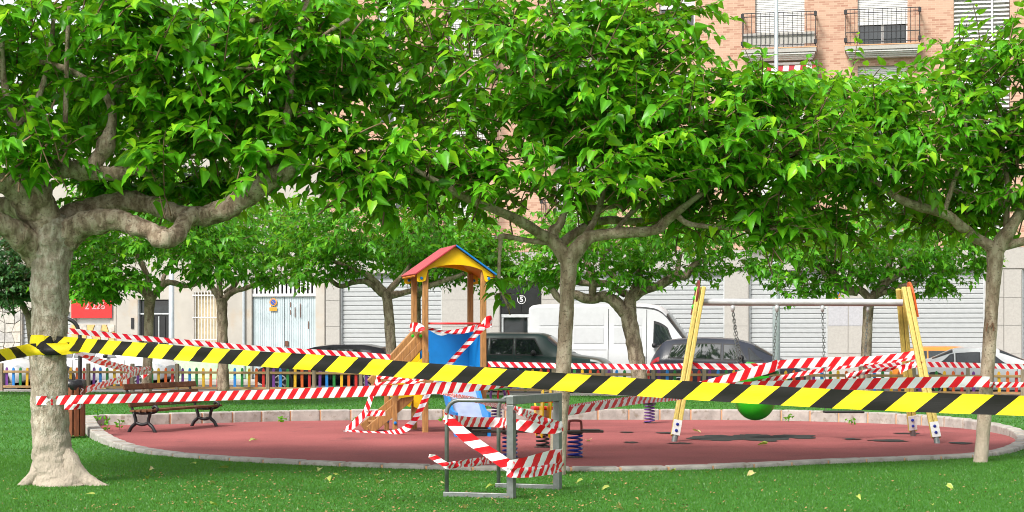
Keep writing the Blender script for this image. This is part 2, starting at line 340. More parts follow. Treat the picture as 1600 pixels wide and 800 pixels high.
for i in range(nr):
    j = (i + 1) % nr; p0, p1, q0, q1 = rs[i], rs[j], inner[i], inner[j]; g = 0.012 / 0.6
    a0, a1, c0, c1 = p0 + (p1 - p0) * g, p1 - (p1 - p0) * g, q0 + (q1 - q0) * g, q1 - (q1 - q0) * g
    mid = (p0 + q0) / 2; zt = kh(mid[1]) + random.uniform(-0.003, 0.003); sb = MB()
    base = [(x[0], x[1]) for x in (a0, a1, c1, c0)]
    sb.add([(x, y, -0.05) for x, y in base] + [(x, y, zt) for x, y in base], [(3, 2, 1, 0), (4, 5, 6, 7), (0, 1, 5, 4), (1, 2, 6, 5), (2, 3, 7, 6), (3, 0, 4, 7)])
    sb.build('kerb_stone', M['kerb'], kerb, bev=0.022)
    zz = kh(mid[1]) - 0.014; mo.add([(*out2[i], -0.05), (*out2[j], -0.05), (*inn2[j], -0.05), (*inn2[i], -0.05), (*out2[i], zz), (*out2[j], zz), (*inn2[j], zz), (*inn2[i], zz)], [(4, 5, 6, 7), (0, 1, 5, 4), (2, 3, 7, 6)])
mo.build('mortar_joint', M['mortar'], kerb)
def blob(px, py, rx, ry, seed):
    c = G(px, py); n = 40; vs = [(c.x, c.y, 0.017)]; sx = rx / F * c.y; d1, d0 = D(py - ry), D(py + ry); sy = (d1 - d0) / 2
    for k in range(n):
        a = 2 * math.pi * k / n; r = 1 + 0.55 * noise.noise(Vector((math.cos(a) * 1.5 + seed, math.sin(a) * 1.5, seed))) + 0.2 * noise.noise(Vector((math.cos(a) * 5, math.sin(a) * 5, seed)))
        vs.append((c.x + math.cos(a) * sx * r, c.y + math.sin(a) * sy * r, 0.017))
    bb = MB(); bb.add(vs, [(0, k + 1, (k + 1) % n + 1) for k in range(n)]); o = bb.build('worn_patch', M['stain'], play); o.location.z = 0.0006 * seed
for i, a in enumerate([(1120, 686, 42, 4), (1185, 685, 40, 5.5), (1245, 683.5, 34, 3), (1390, 690, 34, 1.6), (1500, 694, 18, 1.4), (1065, 694.5, 18, 1), (1040, 678, 16, 1), (985, 693, 11, 1), (980, 677, 10, 0.8), (1330, 688, 14, 0.9), (1420, 679, 20, 1)]): blob(*a, i + 1)

# ------------------------------------------------------------------ turf blades, litter, fallen leaves
def inside(x, y, c):
    r = np.zeros(len(x), bool); j = len(c) - 1
    for i in range(len(c)):
        k = ((c[i, 1] > y) != (c[j, 1] > y)) & (x < (c[j, 0] - c[i, 0]) * (y - c[i, 1]) / (c[j, 1] - c[i, 1] + 1e-12) + c[i, 0]); r ^= k; j = i
    return r
def raw_mesh(name, V, Fa, mat, tint=None, parent=None, smooth=False):
    me = bpy.data.meshes.new(name); k = Fa.shape[1]
    me.vertices.add(len(V)); me.vertices.foreach_set('co', V.astype(np.float32).ravel())
    me.loops.add(Fa.size); me.loops.foreach_set('vertex_index', Fa.astype(np.int32).ravel())
    me.polygons.add(len(Fa)); me.polygons.foreach_set('loop_start', np.arange(0, Fa.size, k, dtype=np.int32))
    me.update(calc_edges=True)
    if smooth: me.polygons.foreach_set('use_smooth', np.ones(len(Fa), bool))
    if tint is not None:
        a = me.color_attributes.new('tint', 'FLOAT_COLOR', 'POINT'); a.data.foreach_set('color', tint.astype(np.float32).ravel())
    me.materials.append(mat); o = bpy.data.objects.new(name, me); COL.objects.link(o)
    if parent: o.parent = parent
    return o
def blades(n, d0, d1, hgt, wid):
    d = np.sqrt(RNG.uniform(d0 * d0, d1 * d1, n)); x = RNG.uniform(-0.315, 0.315, n) * d
    vv = (d - OY) * math.cos(A) + x * math.sin(A)
    k = ~inside(x, d, rs) & (vv < -0.32); x, d = x[k], d[k]; n = len(x)
    p = np.stack([x, d, np.full(n, -0.002)], 1); a = RNG.uniform(0, 2 * np.pi, n); wv = np.stack([np.cos(a), np.sin(a), 0 * a], 1) * (wid * RNG.uniform(0.6, 1.3, n))[:, None]
    tip = p + np.stack([RNG.normal(0, 0.4, n), RNG.normal(0, 0.4, n), np.ones(n)], 1) * (hgt * RNG.uniform(0.5, 1.2, n))[:, None]
    tn = np.stack([RNG.beta(2, 2, n), RNG.uniform(0, 0.95, n), 0 * x, 1 + 0 * x], 1)
    return np.stack([p - wv, p + wv, tip], 1).reshape(-1, 3), np.repeat(tn, 3, 0)
v1, t1 = blades(300000, 15.2, 23.5, 0.023, 0.0045); v2, t2 = blades(60000, 23.5, 31, 0.03, 0.008); v3, t3 = blades(90000, 31, 53, 0.035, 0.012)
V = np.vstack([v1, v2, v3]); tag(raw_mesh('grass', V, np.arange(len(V)).reshape(-1, 3), M['grass'], np.vstack([t1, t2, t3])), 'short green artificial turf blades of the lawn', 'grass', kind='stuff')
# crumbs of dry litter, denser left of the barrier
n = 2200; px = np.concatenate([RNG.normal(620, 300, n * 2 // 3), RNG.uniform(0, 1600, n - n * 2 // 3)]); py = RNG.uniform(738, 803, n)
dd = F * CH / (py - HY); x = (px - CX) / F * dd; k = ~inside(x, dd, rs); x, dd = x[k], dd[k]; n = len(x)
a = RNG.uniform(0, 6.28, n); sz = RNG.uniform(0.006, 0.018, n); p = np.stack([x, dd, np.full(n, 0.022)], 1)
e1 = np.stack([np.cos(a), np.sin(a), RNG.uniform(-.3, .6, n)], 1) * sz[:, None]; e2 = np.stack([-np.sin(a), np.cos(a), RNG.uniform(-.3, .6, n)], 1) * (sz * .6)[:, None]
V = np.stack([p - e1, p - e2, p + e1, p + e2], 1).reshape(-1, 3)
tag(raw_mesh('leaf_litter', V, np.arange(len(V)).reshape(-1, 4), plain('dry_litter', (0.30, 0.17, 0.07), 0.9, var=0.5, scale=0.9)), 'brown crumbs of dry litter scattered over the turf', 'litter', kind='stuff')

# ------------------------------------------------------------------ leaves
LV = np.array([(0, 0, 0), (0, .36, -.04), (0, .74, -.11), (0, 1.12, -.28), (-.29, -.08, .09), (-.42, .26, .13), (-.27, .64, .01), (.29, -.08, .09), (.42, .26, .13), (.27, .64, .01)])
LF = np.array([(0, 1, 4), (1, 5, 4), (1, 2, 5), (2, 6, 5), (2, 3, 6), (0, 7, 1), (1, 7, 8), (1, 8, 2), (2, 8, 9), (2, 9, 3)])
SV = np.array([(0, 0, 0), (0, .5, -.03), (0, 1.1, -.32), (-.42, .3, .11), (.42, .3, .11)])
SF = np.array([(0, 1, 3), (1, 2, 3), (0, 4, 1), (1, 4, 2)])
def leaf_variant(i):
    rr = np.random.default_rng(100 + i); vv = LV.copy(); vv[:, 2] *= rr.uniform(0.6, 1.6); vv[:, 0] *= rr.uniform(0.85, 1.1); vv[4:7, 2] += rr.uniform(-.05, .12)
    tA, tB = rr.uniform(0.3, 1), rr.uniform(0, 1)
    o = raw_mesh('leaf_template', vv, LF, M['leaf'], np.array([[tA, tB, 1.0 if q < 4 else 0.0, 1] for q in range(10)]), smooth=True); me = o.data; bpy.data.objects.remove(o); return me
LEAFV = [leaf_variant(i) for i in range(8)]
FALL = []
for i in range(3):
    me = LEAFV[i].copy(); me.materials.clear(); me.materials.append(M['leaf_dry']); FALL.append(me)
spots = [(240, 736, 1), (231, 749, 1), (147, 778, 1), (318, 790, 1), (330, 793, 0.9), (356, 736, 1.2), (327, 758, 1), (305, 729, .8), (500, 736, 1), (484, 741, .8), (511, 751, 1.2), (590, 748, 1.4), (594, 757, 1.4), (524, 747, .7), (27, 785, .6),
         (730, 796, 1), (1055, 739, 1), (1106, 741, 1), (1178, 743, 1.3), (1479, 764, 1.1), (952, 765, 1.2), (962, 798, 1), (1456, 794, .8), (910, 754, .9), (1490, 717, 1), (1340, 780, .7), (420, 780, .8), (690, 760, .8), (770, 764, 1), (130, 742, .8)]
for i, (px_, py_, s_) in enumerate(spots):
    o = bpy.data.objects.new('fallen_leaf', FALL[i % 3]); COL.objects.link(o); o.location = G(px_, py_) + Vector((0, 0, 0.035)); o.scale = [0.088 * s_] * 3
    o.rotation_euler = (random.uniform(-.35, .35), random.uniform(-.35, .35), random.uniform(0, 6.28)); tag(o, 'small yellow green leaf fallen on the turf', 'leaf', 'fallen leaves on the turf')
for i, (px_, py_) in enumerate([(920, 691), (1198, 697), (400, 690), (1085, 676)]):
    o = bpy.data.objects.new('fallen_leaf', FALL[i % 3]); COL.objects.link(o); o.location = G(px_, py_) + Vector((0, 0, 0.03)); o.scale = [0.15] * 3; o.rotation_euler = (.1, -.2, i * 1.3)
    tag(o, 'small green leaf fallen on the red rubber', 'leaf', 'fallen leaves on the rubber')

# ------------------------------------------------------------------ trees
def nrmz(a): return a / (np.linalg.norm(a, axis=-1, keepdims=True) + 1e-9)
def crown_leaves(lobes, nshoot, size, seed, droop=0.6, lshoot=(0.5, 1.2), step=0.055, forced=(), lens=None):
    rg = np.random.default_rng(seed); lob = np.array(lobes); wt = lob[:, 3] * lob[:, 4] * lob[:, 5]; wt = wt ** 0.8; wt /= wt.sum()
    pos, tip, nor, stems, yng = [], [], [], [], []
    picks = list(rg.choice(len(lob), nshoot, p=wt)) + [j for j, f in enumerate(forced) for _ in range(f)]
    for li in picks:
        L = lob[li]; q = nrmz(rg.normal(size=3)); q = q * rg.uniform(0.12, 1) ** 0.42
        if q[2] < -0.55: q[2] *= 0.6
        c = L[:3] + q * L[3:6]; d0 = nrmz(np.array([q[0], q[1], q[2] * 0.5 + 0.35]) + rg.normal(0, 0.3, 3))
        ln = rg.uniform(*lshoot) * (lens[li] if lens else 1); p = c - d0 * ln * 0.65; st = [p]; m = int(ln / step); side = 1; sg = rg.uniform(0.5, 1.0)
        for k in range(m):
            d0 = nrmz(d0 + np.array([0, 0, -0.055 * sg]) + rg.normal(0, 0.04, 3)); p = p + d0 * step; st.append(p)
            if k < min(2, m // 3): continue
            sd_ = nrmz(np.cross(d0, [0, 0, 1.0])) * side; side = -side
            out = nrmz(sd_ * rg.uniform(0.5, 1.1) + d0 * rg.uniform(0.2, 0.8) + np.array([q[0], q[1], 0]) * 0.35 + rg.normal(0, 0.22, 3))
            t = nrmz(out + np.array([0, 0, -rg.uniform(-0.5, 1.5) * droop])); yng.append(k / m); up = nrmz(np.array([0, 0, 1.0]) + 0.4 * out + rg.normal(0, 0.42, 3))
            n_ = nrmz(up - t * np.dot(up, t)); pos.append(p + out * size * 0.28); tip.append(t); nor.append(n_)
        stems.append(st)
    pos, tip, nor = map(np.array, (pos, tip, nor)); n = len(pos)
    sz = size * (0.5 + 1.15 * rg.beta(1.7, 2.6, n)); yng = np.array(yng); sz = sz * (1.08 - 0.5 * np.clip(yng - 0.6, 0, 1)); tint = np.stack([np.clip(rg.beta(1.6, 1.8, n) * 0.8 + 0.25 * yng, 0, 1), np.clip(rg.uniform(0, 1, n) * (0.55 + 0.5 * yng ** 2), 0, 1), 0 * sz, 1 + 0 * sz], 1)
    return pos, tip, nor, sz, tint, stems
def leaf_mass(name, pos, tip, nor, sz, tint, mat, parent, org, near):
    T, Fc = (LV, LF) if near else (SV, SF); sd_ = np.cross(tip, nor); n = len(pos)
    rg = np.random.default_rng(5); tt = np.repeat(T[None], n, 0).copy(); tt[:, :, 2] *= rg.uniform(0.4, 1.8, n)[:, None]; tt[:, :, 0] *= rg.uniform(0.8, 1.1, n)[:, None]
    V = pos[:, None] - org + sz[:, None, None] * (tt[:, :, :1] * sd_[:, None] + tt[:, :, 1:2] * tip[:, None] + tt[:, :, 2:] * nor[:, None])
    Fa = (Fc[None] + (np.arange(n) * len(T))[:, None, None]).reshape(-1, 3)
    tv = np.repeat(tint, len(T), 0); rib = np.array([1.0] * (4 if near else 3) + [0.0] * (len(T) - (4 if near else 3))); tv[:, 2] = np.tile(rib, n)
    o = raw_mesh(name, V.reshape(-1, 3), Fa, mat, tv, parent, smooth=True); o['kind'] = 'stuff'; return o
def stem_mesh(stems, parent, org, r=0.006):
    vs, fs = [], []; o = 0
    for st in stems:
        st = np.array(st)[::3]; m = len(st)
        if m < 2: continue
        for i, p in enumerate(st):
            rr = r * (1.1 - 0.75 * i / m)
            vs += [p + np.array(a) * rr - org for a in ((1, 0, -.5), (-.5, .87, -.5), (-.5, -.87, .5))]
        for i in range(m - 1):
            for k in range(3): fs.append((o + i * 3 + k, o + i * 3 + (k + 1) % 3, o + i * 3 + 3 + (k + 1) % 3, o + i * 3 + 3 + k))
        o += m * 3
    ob = raw_mesh('twigs', np.array(vs), np.array(fs), M['twig'], None, parent); ob['kind'] = 'stuff'
def tree(name, label, d, trunk, limbs, lobes, nshoot, size, seed, near=False, group=None, mats=('bark_far', 'bark_far'), leafm='leaf_far', nleaf=0, sides=10, wob=0.12, roots=(), droop=0.6, step=0.055, lsh=(0.5, 1.2)):
    s = F / d; base = P(trunk[0][0], trunk[0][1], d); base.z = 0; root = empty(name, base, label, 'tree', group); org = np.array(base)
    def path(pts, per=6):
        q = crom([(*P(p[0], p[1], d + (p[2] if len(p) == 4 else 0)), p[-1] / s) for p in pts], per); return [Vector(x[:3]) for x in q], [max(0.004, x[3]) for x in q]
    pp, rr = path(trunk, 16 if near else 8); pp[0].z = min(pp[0].z, -0.03); b = MB().tube(pp, rr, 28 if near else sides, wob * 0.75, seed)
    for r in roots:
        a, c = path(r, 6); b.tube(a, c, 10, 0.25, seed + 3)
    b.build('trunk', M[mats[0]], root, smooth=True, org=base)
    for k, lb in enumerate(limbs):
        a, c = path(lb, 12 if near else 6); bb = MB().tube(a, c, 16 if near else 7, wob * 1.5, seed + k); bb.build('limb', M[mats[1]], root, smooth=True, org=base)
    lw = []
    for (px_, py_, rx, ry, rd, dz) in [q[:6] for q in lobes]:
        c = P(px_, py_, d + dz); lw.append((c.x, c.y, c.z, rx / s, rd, ry / s))
    pos, tip, nor, sz, tint, stems = crown_leaves(lw, nshoot, size, seed, droop, lsh, step, [q[6] if len(q) > 6 else 0 for q in lobes], [q[7] if len(q) > 7 else 1 for q in lobes])
    keep = np.ones(len(pos), bool)
    if nleaf:
        X = pos[:, 0] / pos[:, 1] * F + CX; Y = HY - (pos[:, 2] - CH) / pos[:, 1] * F; ok = (X > 5) & (X < 1595) & (Y > 5); best = {}
        for i in np.where(ok)[0]:
            kk = (int(X[i] // 24), int(Y[i] // 24))
            if kk not in best or pos[i, 1] < pos[best[kk], 1]: best[kk] = i
        pick = sorted(best.values(), key=lambda i: pos[i, 1])[:nleaf]
        sdv = np.cross(tip, nor)
        for i in pick:
            keep[i] = False; o = bpy.data.objects.new('leaf', LEAFV[i % 8]); COL.objects.link(o); o.parent = root
            mm = Matrix([list(sdv[i]) + [0], list(tip[i]) + [0], list(nor[i]) + [0], [0, 0, 0, 1]]).transposed(); q = pos[i] - org
            o.matrix_local = Matrix.Translation(q) @ mm @ Matrix.Scale(sz[i], 4)
    leaf_mass('crown', pos[keep], tip[keep], nor[keep], sz[keep], tint[keep], M[leafm], root, org, near)
    stem_mesh(stems, root, org, 0.011 if near else 0.007); return root

NEAR = dict(near=True, leafm='leaf', nleaf=280)
tree('mulberry_tree', 'thick old mulberry tree with yellow black tape round its trunk', 19.0,
     [(94, 764, 54), (92, 754, 46), (88, 740, 38), (83, 718, 32), (79, 685, 29), (77, 600, 27.5), (78, 500, 28), (79, 430, 30), (80, 398, 33), (82, 372, 36), (82, 350, 30), (80, 335, 16)],
     [[(92, 380, 0, 24), (130, 352, -.1, 21), (180, 344, -.2, 17), (225, 358, -.3, 15), (258, 374, -.35, 16), (277, 366, -.3, 13), (290, 345, -.2, 13), (305, 333, -.1, 12)],
      [(92, 350, .2, 24), (135, 328, .3, 18), (190, 316, .3, 16), (240, 322, .2, 14), (295, 338, 0, 16), (345, 330, -.1, 17), (385, 308, -.1, 16), (422, 280, -.2, 17), (455, 262, -.2, 16), (474, 246, -.2, 12)],
      [(74, 360, 0, 30), (64, 318, -.1, 25), (52, 285, -.2, 23), (62, 264, -.25, 18), (100, 262, -.3, 14), (140, 264, -.3, 15), (156, 244, -.3, 12), (168, 218, -.3, 12), (176, 180, -.2, 7), (160, 142, -.2, 6), (112, 112, -.3, 5), (62, 96, -.3, 4)],
      [(66, 360, 0, 22), (40, 318, -.2, 19), (8, 288, -.4, 17), (-40, 276, -.6, 15), (-110, 250, -.8, 10)],
      [(62, 398, 0, 24), (36, 372, -.2, 21), (5, 352, -.4, 19), (-40, 338, -.5, 16), (-120, 320, -.6, 12)],
      [(72, 352, .3, 24), (40, 330, .6, 18), (-10, 318, .9, 14), (-80, 300, 1.2, 10)],
      [(142, 268, -.3, 12), (175, 272, -.3, 11), (205, 262, -.3, 12), (228, 264, -.3, 10), (236, 240, -.3, 5)],
      [(345, 335, -.1, 14), (372, 300, 0, 10), (400, 276, .1, 12), (440, 236, .1, 12), (446, 220, .1, 6)],
      [(24, 225, -.3, 9), (18, 180, -.3, 7), (6, 125, -.4, 5), (2, 60, -.4, 4)], [(26, 200, -.3, 6), (56, 162, -.3, 5), (76, 95, -.3, 4), (84, 30, -.3, 3)],
      [(97, 256, -.4, 5), (102, 190, -.4, 4), (104, 100, -.4, 3.5), (108, 10, -.4, 3)], [(448, 200, -.1, 6.5), (455, 120, -.2, 6), (470, 40, -.3, 5.5), (492, -60, -.3, 5)], [(456, 110, -.2, 4), (500, 60, -.4, 3.5), (545, 30, -.6, 2.5)], [(456, 112, -.2, 3.5), (420, 108, -.5, 3), (370, 106, -.7, 2)], [(170, 178, 0, 6), (184, 130, .1, 5), (172, 90, .1, 4), (176, 20, .1, 3)],
      [(300, 120, .4, 5), (345, 60, .4, 4.5), (410, 28, .4, 4), (520, 10, .4, 3)]],
     [(60, 15, 330, 125, 2.0, .2), (50, 150, 300, 110, 1.0, 2.3, 60), (330, 80, 260, 150, 1.9, .6), (420, 180, 190, 75, 1.3, .3), (570, 250, 110, 58, 0.9, 0, 25), (270, 195, 150, 45, 0.9, .3), (-120, 160, 200, 170, 1.8, 0), (250, 275, 190, 42, 0.8, 2.0, 60), (250, 225, 60, 22, .3, -.6, 5), (400, 225, 50, 24, .3, -.5, 5), (60, 215, 90, 40, .6, -.7, 14), (480, 60, 130, 110, 1.3, .4, 30)],
     860, 0.138, 11, group='mulberry trees around the playground', mats=('bark', 'bark_limb'), wob=0.16, roots=[[(92, 712, 0, 22), (116, 738, -.1, 17), (140, 754, -.15, 11), (172, 764, -.2, 4)], [(76, 715, 0, 20), (58, 742, -.1, 13), (30, 761, -.15, 5)]], **NEAR)
tree('mulberry_tree', 'slender mulberry tree standing just behind the steel barrier', 20.3,
     [(869, 742, 15), (871, 720, 13), (874, 670, 12.5), (880, 580, 12), (885, 490, 11.5), (888, 425, 12.5), (890, 402, 15)],
     [[(888, 408, 0, 13), (872, 386, 0, 11), (860, 374, 0, 10), (846, 366, -.1, 8.5), (819, 349, -.3, 8), (787, 333, -.5, 7), (731, 311, -.8, 6), (690, 288, -1, 5), (640, 260, -1.2, 3)],
      [(868, 385, 0, 9), (864, 362, .05, 8), (876, 348, .05, 6), (886, 300, .1, 5), (880, 200, .1, 4), (890, 100, .1, 3)],
      [(856, 378, 0, 5), (825, 376, -.1, 4), (786, 369, -.2, 4), (782, 380, -.2, 3), (780, 417, -.2, 2.5), (781, 449, -.2, 2.2), (795, 482, -.2, 1.5)],
      [(890, 404, 0, 14), (906, 383, 0, 12), (925, 370, 0, 10), (966, 364, -.1, 8.5), (1022, 360, -.2, 8), (1040, 346, -.2, 8), (1060, 330, -.3, 6), (1100, 300, -.4, 4), (1160, 260, -.5, 3)],
      [(1056, 334, -.25, 5), (1070, 347, -.3, 4.5), (1090, 352, -.3, 4), (1137, 356, -.3, 3.6), (1200, 359, -.4, 3), (1250, 352, -.4, 2)],
      [(872, 384, .1, 8), (915, 354, .5, 7), (950, 344, .8, 6.5), (990, 346, 1, 6), (1075, 341, 1.3, 5), (1140, 320, 1.5, 3)],
      [(905, 383, .1, 6), (935, 330, .3, 5), (950, 240, .4, 4), (965, 120, .4, 3)], [(960, 362, .2, 4), (1000, 320, .3, 4), (1060, 280, .4, 3), (1110, 225, .4, 2.5)], [(900, 325, .5, 5), (960, 322, .6, 4), (1010, 300, .7, 3)]],
     [(760, 80, 300, 175, 2.1, .3), (930, 130, 180, 160, 1.8, .2), (870, 245, 270, 75, 1.9, -.3), (1060, 205, 190, 95, 1.5, -.2, 30), (660, 260, 150, 60, 1.2, -.7, 25), (1200, 215, 150, 105, 1.4, 0, 40), (1020, 50, 100, 110, .9, .3, 14), (1190, 130, 100, 42, .8, .2, 24), (778, 432, 6, 10, .06, -.2, 2, .3), (780, 458, 6, 8, .06, -.2, 2, .3), (790, 474, 6, 6, .06, -.2, 2, .25), (1130, 320, 120, 36, .9, .3, 24), (1205, 340, 70, 14, .4, -.4, 14)],
     840, 0.128, 23, group='mulberry trees around the playground', mats=('bark_young', 'bark_young'), wob=0.08, **NEAR)
tree('mulberry_tree', 'slim pale mulberry tree at the right end of the kerb', 22.3,
     [(1532, 722, 11), (1534, 700, 10.5), (1538, 650, 10.5), (1545, 550, 10.5), (1551, 460, 10.5), (1555, 405, 13), (1557, 385, 13)],
     [[(1556, 392, 0, 11), (1540, 380, 0, 9), (1527, 373, 0, 8.5), (1500, 353, -.2, 8), (1479, 336, -.3, 7.5), (1434, 322, -.4, 7), (1404, 310, -.5, 5.5), (1370, 285, -.6, 4), (1320, 262, -.7, 3)],
      [(1558, 390, 0, 13), (1570, 370, 0, 12), (1584, 348, 0, 9), (1598, 325, .1, 8), (1612, 280, .2, 6), (1625, 200, .2, 4)], [(1562, 385, 0, 8), (1596, 378, 0, 7), (1640, 368, -.2, 6), (1700, 340, -.3, 4)],
      [(1573, 362, .1, 5), (1572, 330, .1, 5), (1574, 285, .1, 4), (1560, 200, .2, 4), (1540, 120, .2, 3), (1520, 60, .2, 2)], [(1570, 320, .1, 4), (1524, 307, 0, 4), (1494, 298, 0, 3.5), (1478, 280, 0, 3), (1450, 230, 0, 2.5)],
      [(1476, 330, -.3, 4), (1490, 285, -.3, 3.5), (1510, 220, -.3, 3), (1500, 140, -.3, 2)], [(1440, 322, -.4, 3), (1436, 298, -.4, 2.5), (1452, 284, -.4, 2)]],
     [(1565, 150, 90, 140, 1.0, 0, 20), (1600, 260, 130, 90, 1.5, .2), (1420, 215, 140, 95, 1.4, -.3, 30), (1300, 225, 120, 105, 1.3, -.2, 30), (1490, 320, 100, 45, 1.0, .8, 20), (1500, 110, 45, 80, .6, 0, 10), (1290, 330, 100, 42, 1, .2, 20), (1700, 200, 120, 150, 1.4, 0), (1350, 140, 120, 45, .9, 0, 34)],
     520, 0.122, 37, group='mulberry trees around the playground', mats=('bark_young', 'bark_young'), wob=0.08, **NEAR)
slim = [o for o in COL.objects if o.get('label', '').startswith('slim pale')][0]
MB().tube([P(a, c, 22.19) for a, c in ((1541, 518), (1543, 505), (1547, 511), (1551, 504), (1553, 517))], .009, 6).build('carved_mark', plain('scar_brown', (0.2, 0.09, 0.05), .9), slim, org=slim.location)
for i, (px_, py_, h_) in enumerate([(152, 672, .36), (168, 674, .26), (186, 673, .15), (440, 660.5, .08), (560, 659.5, .07), (1232, 660.5, .14), (1330, 664.5, .08), (690, 659, .07)]):
    g_ = G(px_, py_); rg = np.random.default_rng(300 + i); n_ = 12; ps = np.array([[rg.normal(0, .04), rg.normal(0, .03), h_ * rg.uniform(.1, 1)] for _ in range(n_)]); tp = nrmz(np.array([[rg.normal(), rg.normal(), .5] for _ in range(n_)])); nn = nrmz(np.cross(tp, nrmz(rg.normal(size=(n_, 3)))))
    we = empty('weed', g_ + Vector((0, 0, .012)), ['tall thin weed growing inside the kerb left of the bench', 'leafy weed between the kerb and the bench leg', 'low weed at the foot of the bench', 'small weed tuft at the far kerb right of the bench', 'tiny weed at the far kerb left of the stairs', 'weed tuft at the far kerb beside the green bucket', 'small weed at the far kerb under the flat swing seat', 'tiny weed at the far kerb behind the tower posts'][i], 'weed', 'weeds along the kerb')
    leaf_mass('foliage', ps, tp, nn, np.full(n_, .06) * rg.uniform(.6, 1.2, n_), np.tile([.8, .5, 0, 1], (n_, 1)), M['leaf'], we, np.zeros(3), True); MB().tube([(0, 0, 0), (.01, 0, h_ * .5), (0, .01, h_)], .004, 4).build('stem', M['dgreen'], we)
FARG = dict(group='mulberry trees beyond the play surface')
tree('mulberry_tree', 'small mulberry tree behind the bench with red white tape on its trunk', 40.4, [(228, 636, 9), (231, 560, 7.5), (233, 490, 7.5), (235, 462, 9)],
     [[(234, 466, 0, 7), (216, 449, 0, 6), (197, 444, 0, 5), (176, 450, 0, 4), (150, 438, 0, 3)], [(236, 466, 0, 7), (251, 449, 0, 6), (265, 441, 0, 5), (294, 447, 0, 4), (322, 437, 0, 3), (350, 425, 0, 2)], [(233, 462, 0, 6), (229, 430, 0, 5), (214, 395, 0, 4), (205, 360, 0, 3)], [(250, 450, .3, 4), (262, 420, .4, 3), (285, 390, .5, 2)]],
     [(225, 345, 200, 75, 2.8, 0), (150, 425, 80, 42, 1.2, -.5, 40), (150, 462, 40, 8, .7, -.6, 10, .6), (330, 405, 90, 30, 1.3, -.4)], 520, 0.15, 41, **FARG)
tree('mulberry_tree', 'thin mulberry tree before the barred window and picket fence', 48.5, [(349, 614, 9.5), (348, 540, 8.5), (347, 480, 8.5), (346, 466, 9)],
     [[(345, 468, 0, 6), (332, 449, 0, 5), (326, 438, 0, 4), (312, 415, 0, 3)], [(348, 470, 0, 6), (363, 456, 0, 5), (384, 450, 0, 4), (415, 438, 0, 3)], [(345, 466, 0, 5), (343, 437, 0, 4), (346, 395, 0, 3)], [(352, 460, .3, 5), (368, 444, .4, 4), (384, 415, .5, 3)]],
     [(370, 360, 160, 66, 2.8, 0), (430, 420, 80, 24, 1.2, -.3)], 420, 0.15, 43, **FARG)
tree('mulberry_tree', 'mulberry tree left of the slide tower with a bare grey trunk', 44.5, [(612, 624, 9), (611, 547, 8.5), (606, 475, 8), (603, 455, 9)],
     [[(602, 458, 0, 7), (575, 431, 0, 5), (548, 420, 0, 4), (520, 408, 0, 3)], [(600, 460, 0, 6), (575, 441, 0, 5), (553, 441, 0, 4), (531, 447, 0, 4), (508, 430, 0, 3)], [(606, 462, 0, 7), (630, 458, 0, 5), (660, 450, 0, 5), (691, 440, 0, 4), (726, 428, 0, 3)], [(605, 458, 0, 6), (630, 430, 0, 4), (642, 412, 0, 3)]],
     [(590, 352, 180, 72, 3, 0), (510, 410, 80, 30, 1.3, -.4), (690, 415, 90, 30, 1.4, .3)], 520, 0.15, 47, **FARG)
tree('mulberry_tree', 'far thin dark mulberry tree seen between the slide tower posts', 47.0, [(655, 617, 5), (654, 540, 4.5), (653, 465, 4.5)],
     [[(653, 470, 0, 4), (645, 448, 0, 3), (625, 425, 0, 2)], [(653, 468, 0, 4), (664, 446, 0, 3), (690, 425, 0, 2)], [(653, 468, 0, 3), (656, 430, 0, 3), (660, 390, 0, 2)]], [(690, 380, 130, 55, 2.2, 0), (770, 400, 70, 45, 1.4, 0)], 330, 0.14, 53, **FARG)
tree('mulberry_tree', 'stout leaning mulberry tree in front of the white van', 44.5, [(1002, 624, 15), (999, 590, 13), (991, 540, 12.5), (983, 500, 13), (981, 482, 14)],
     [[(978, 488, 0, 12), (962, 472, 0, 10), (945, 464, 0, 8.5), (919, 467, -.1, 8), (896, 461, -.2, 7), (878, 470, -.3, 6), (862, 452, -.3, 5)], [(978, 460, .3, 6), (950, 444, .4, 6), (925, 443, .5, 6), (900, 440, .5, 5), (853, 432, .6, 4)], [(983, 486, 0, 12), (986, 466, 0, 10), (1003, 454, 0, 8), (1028, 446, 0, 7.5), (1053, 433, 0, 7), (1072, 431, 0, 6), (1082, 416, 0, 5), (1108, 404, 0, 3)],
      [(985, 474, .1, 8), (995, 440, .2, 7), (1004, 408, .3, 6), (1000, 380, .3, 3)], [(925, 464, -.1, 6), (926, 432, -.1, 6), (914, 402, -.1, 5), (905, 380, -.1, 3)], [(965, 440, .3, 5), (940, 405, .3, 4), (975, 372, .3, 3)], [(1058, 432, 0, 5), (1060, 412, 0, 4), (1065, 395, 0, 2)]],
     [(985, 355, 190, 52, 2.9, 0), (900, 405, 100, 34, 1.4, -.3), (1050, 405, 100, 32, 1.4, .2), (845, 425, 45, 30, .9, .3), (985, 425, 40, 28, .8, -.3)], 460, 0.15, 59, **FARG)
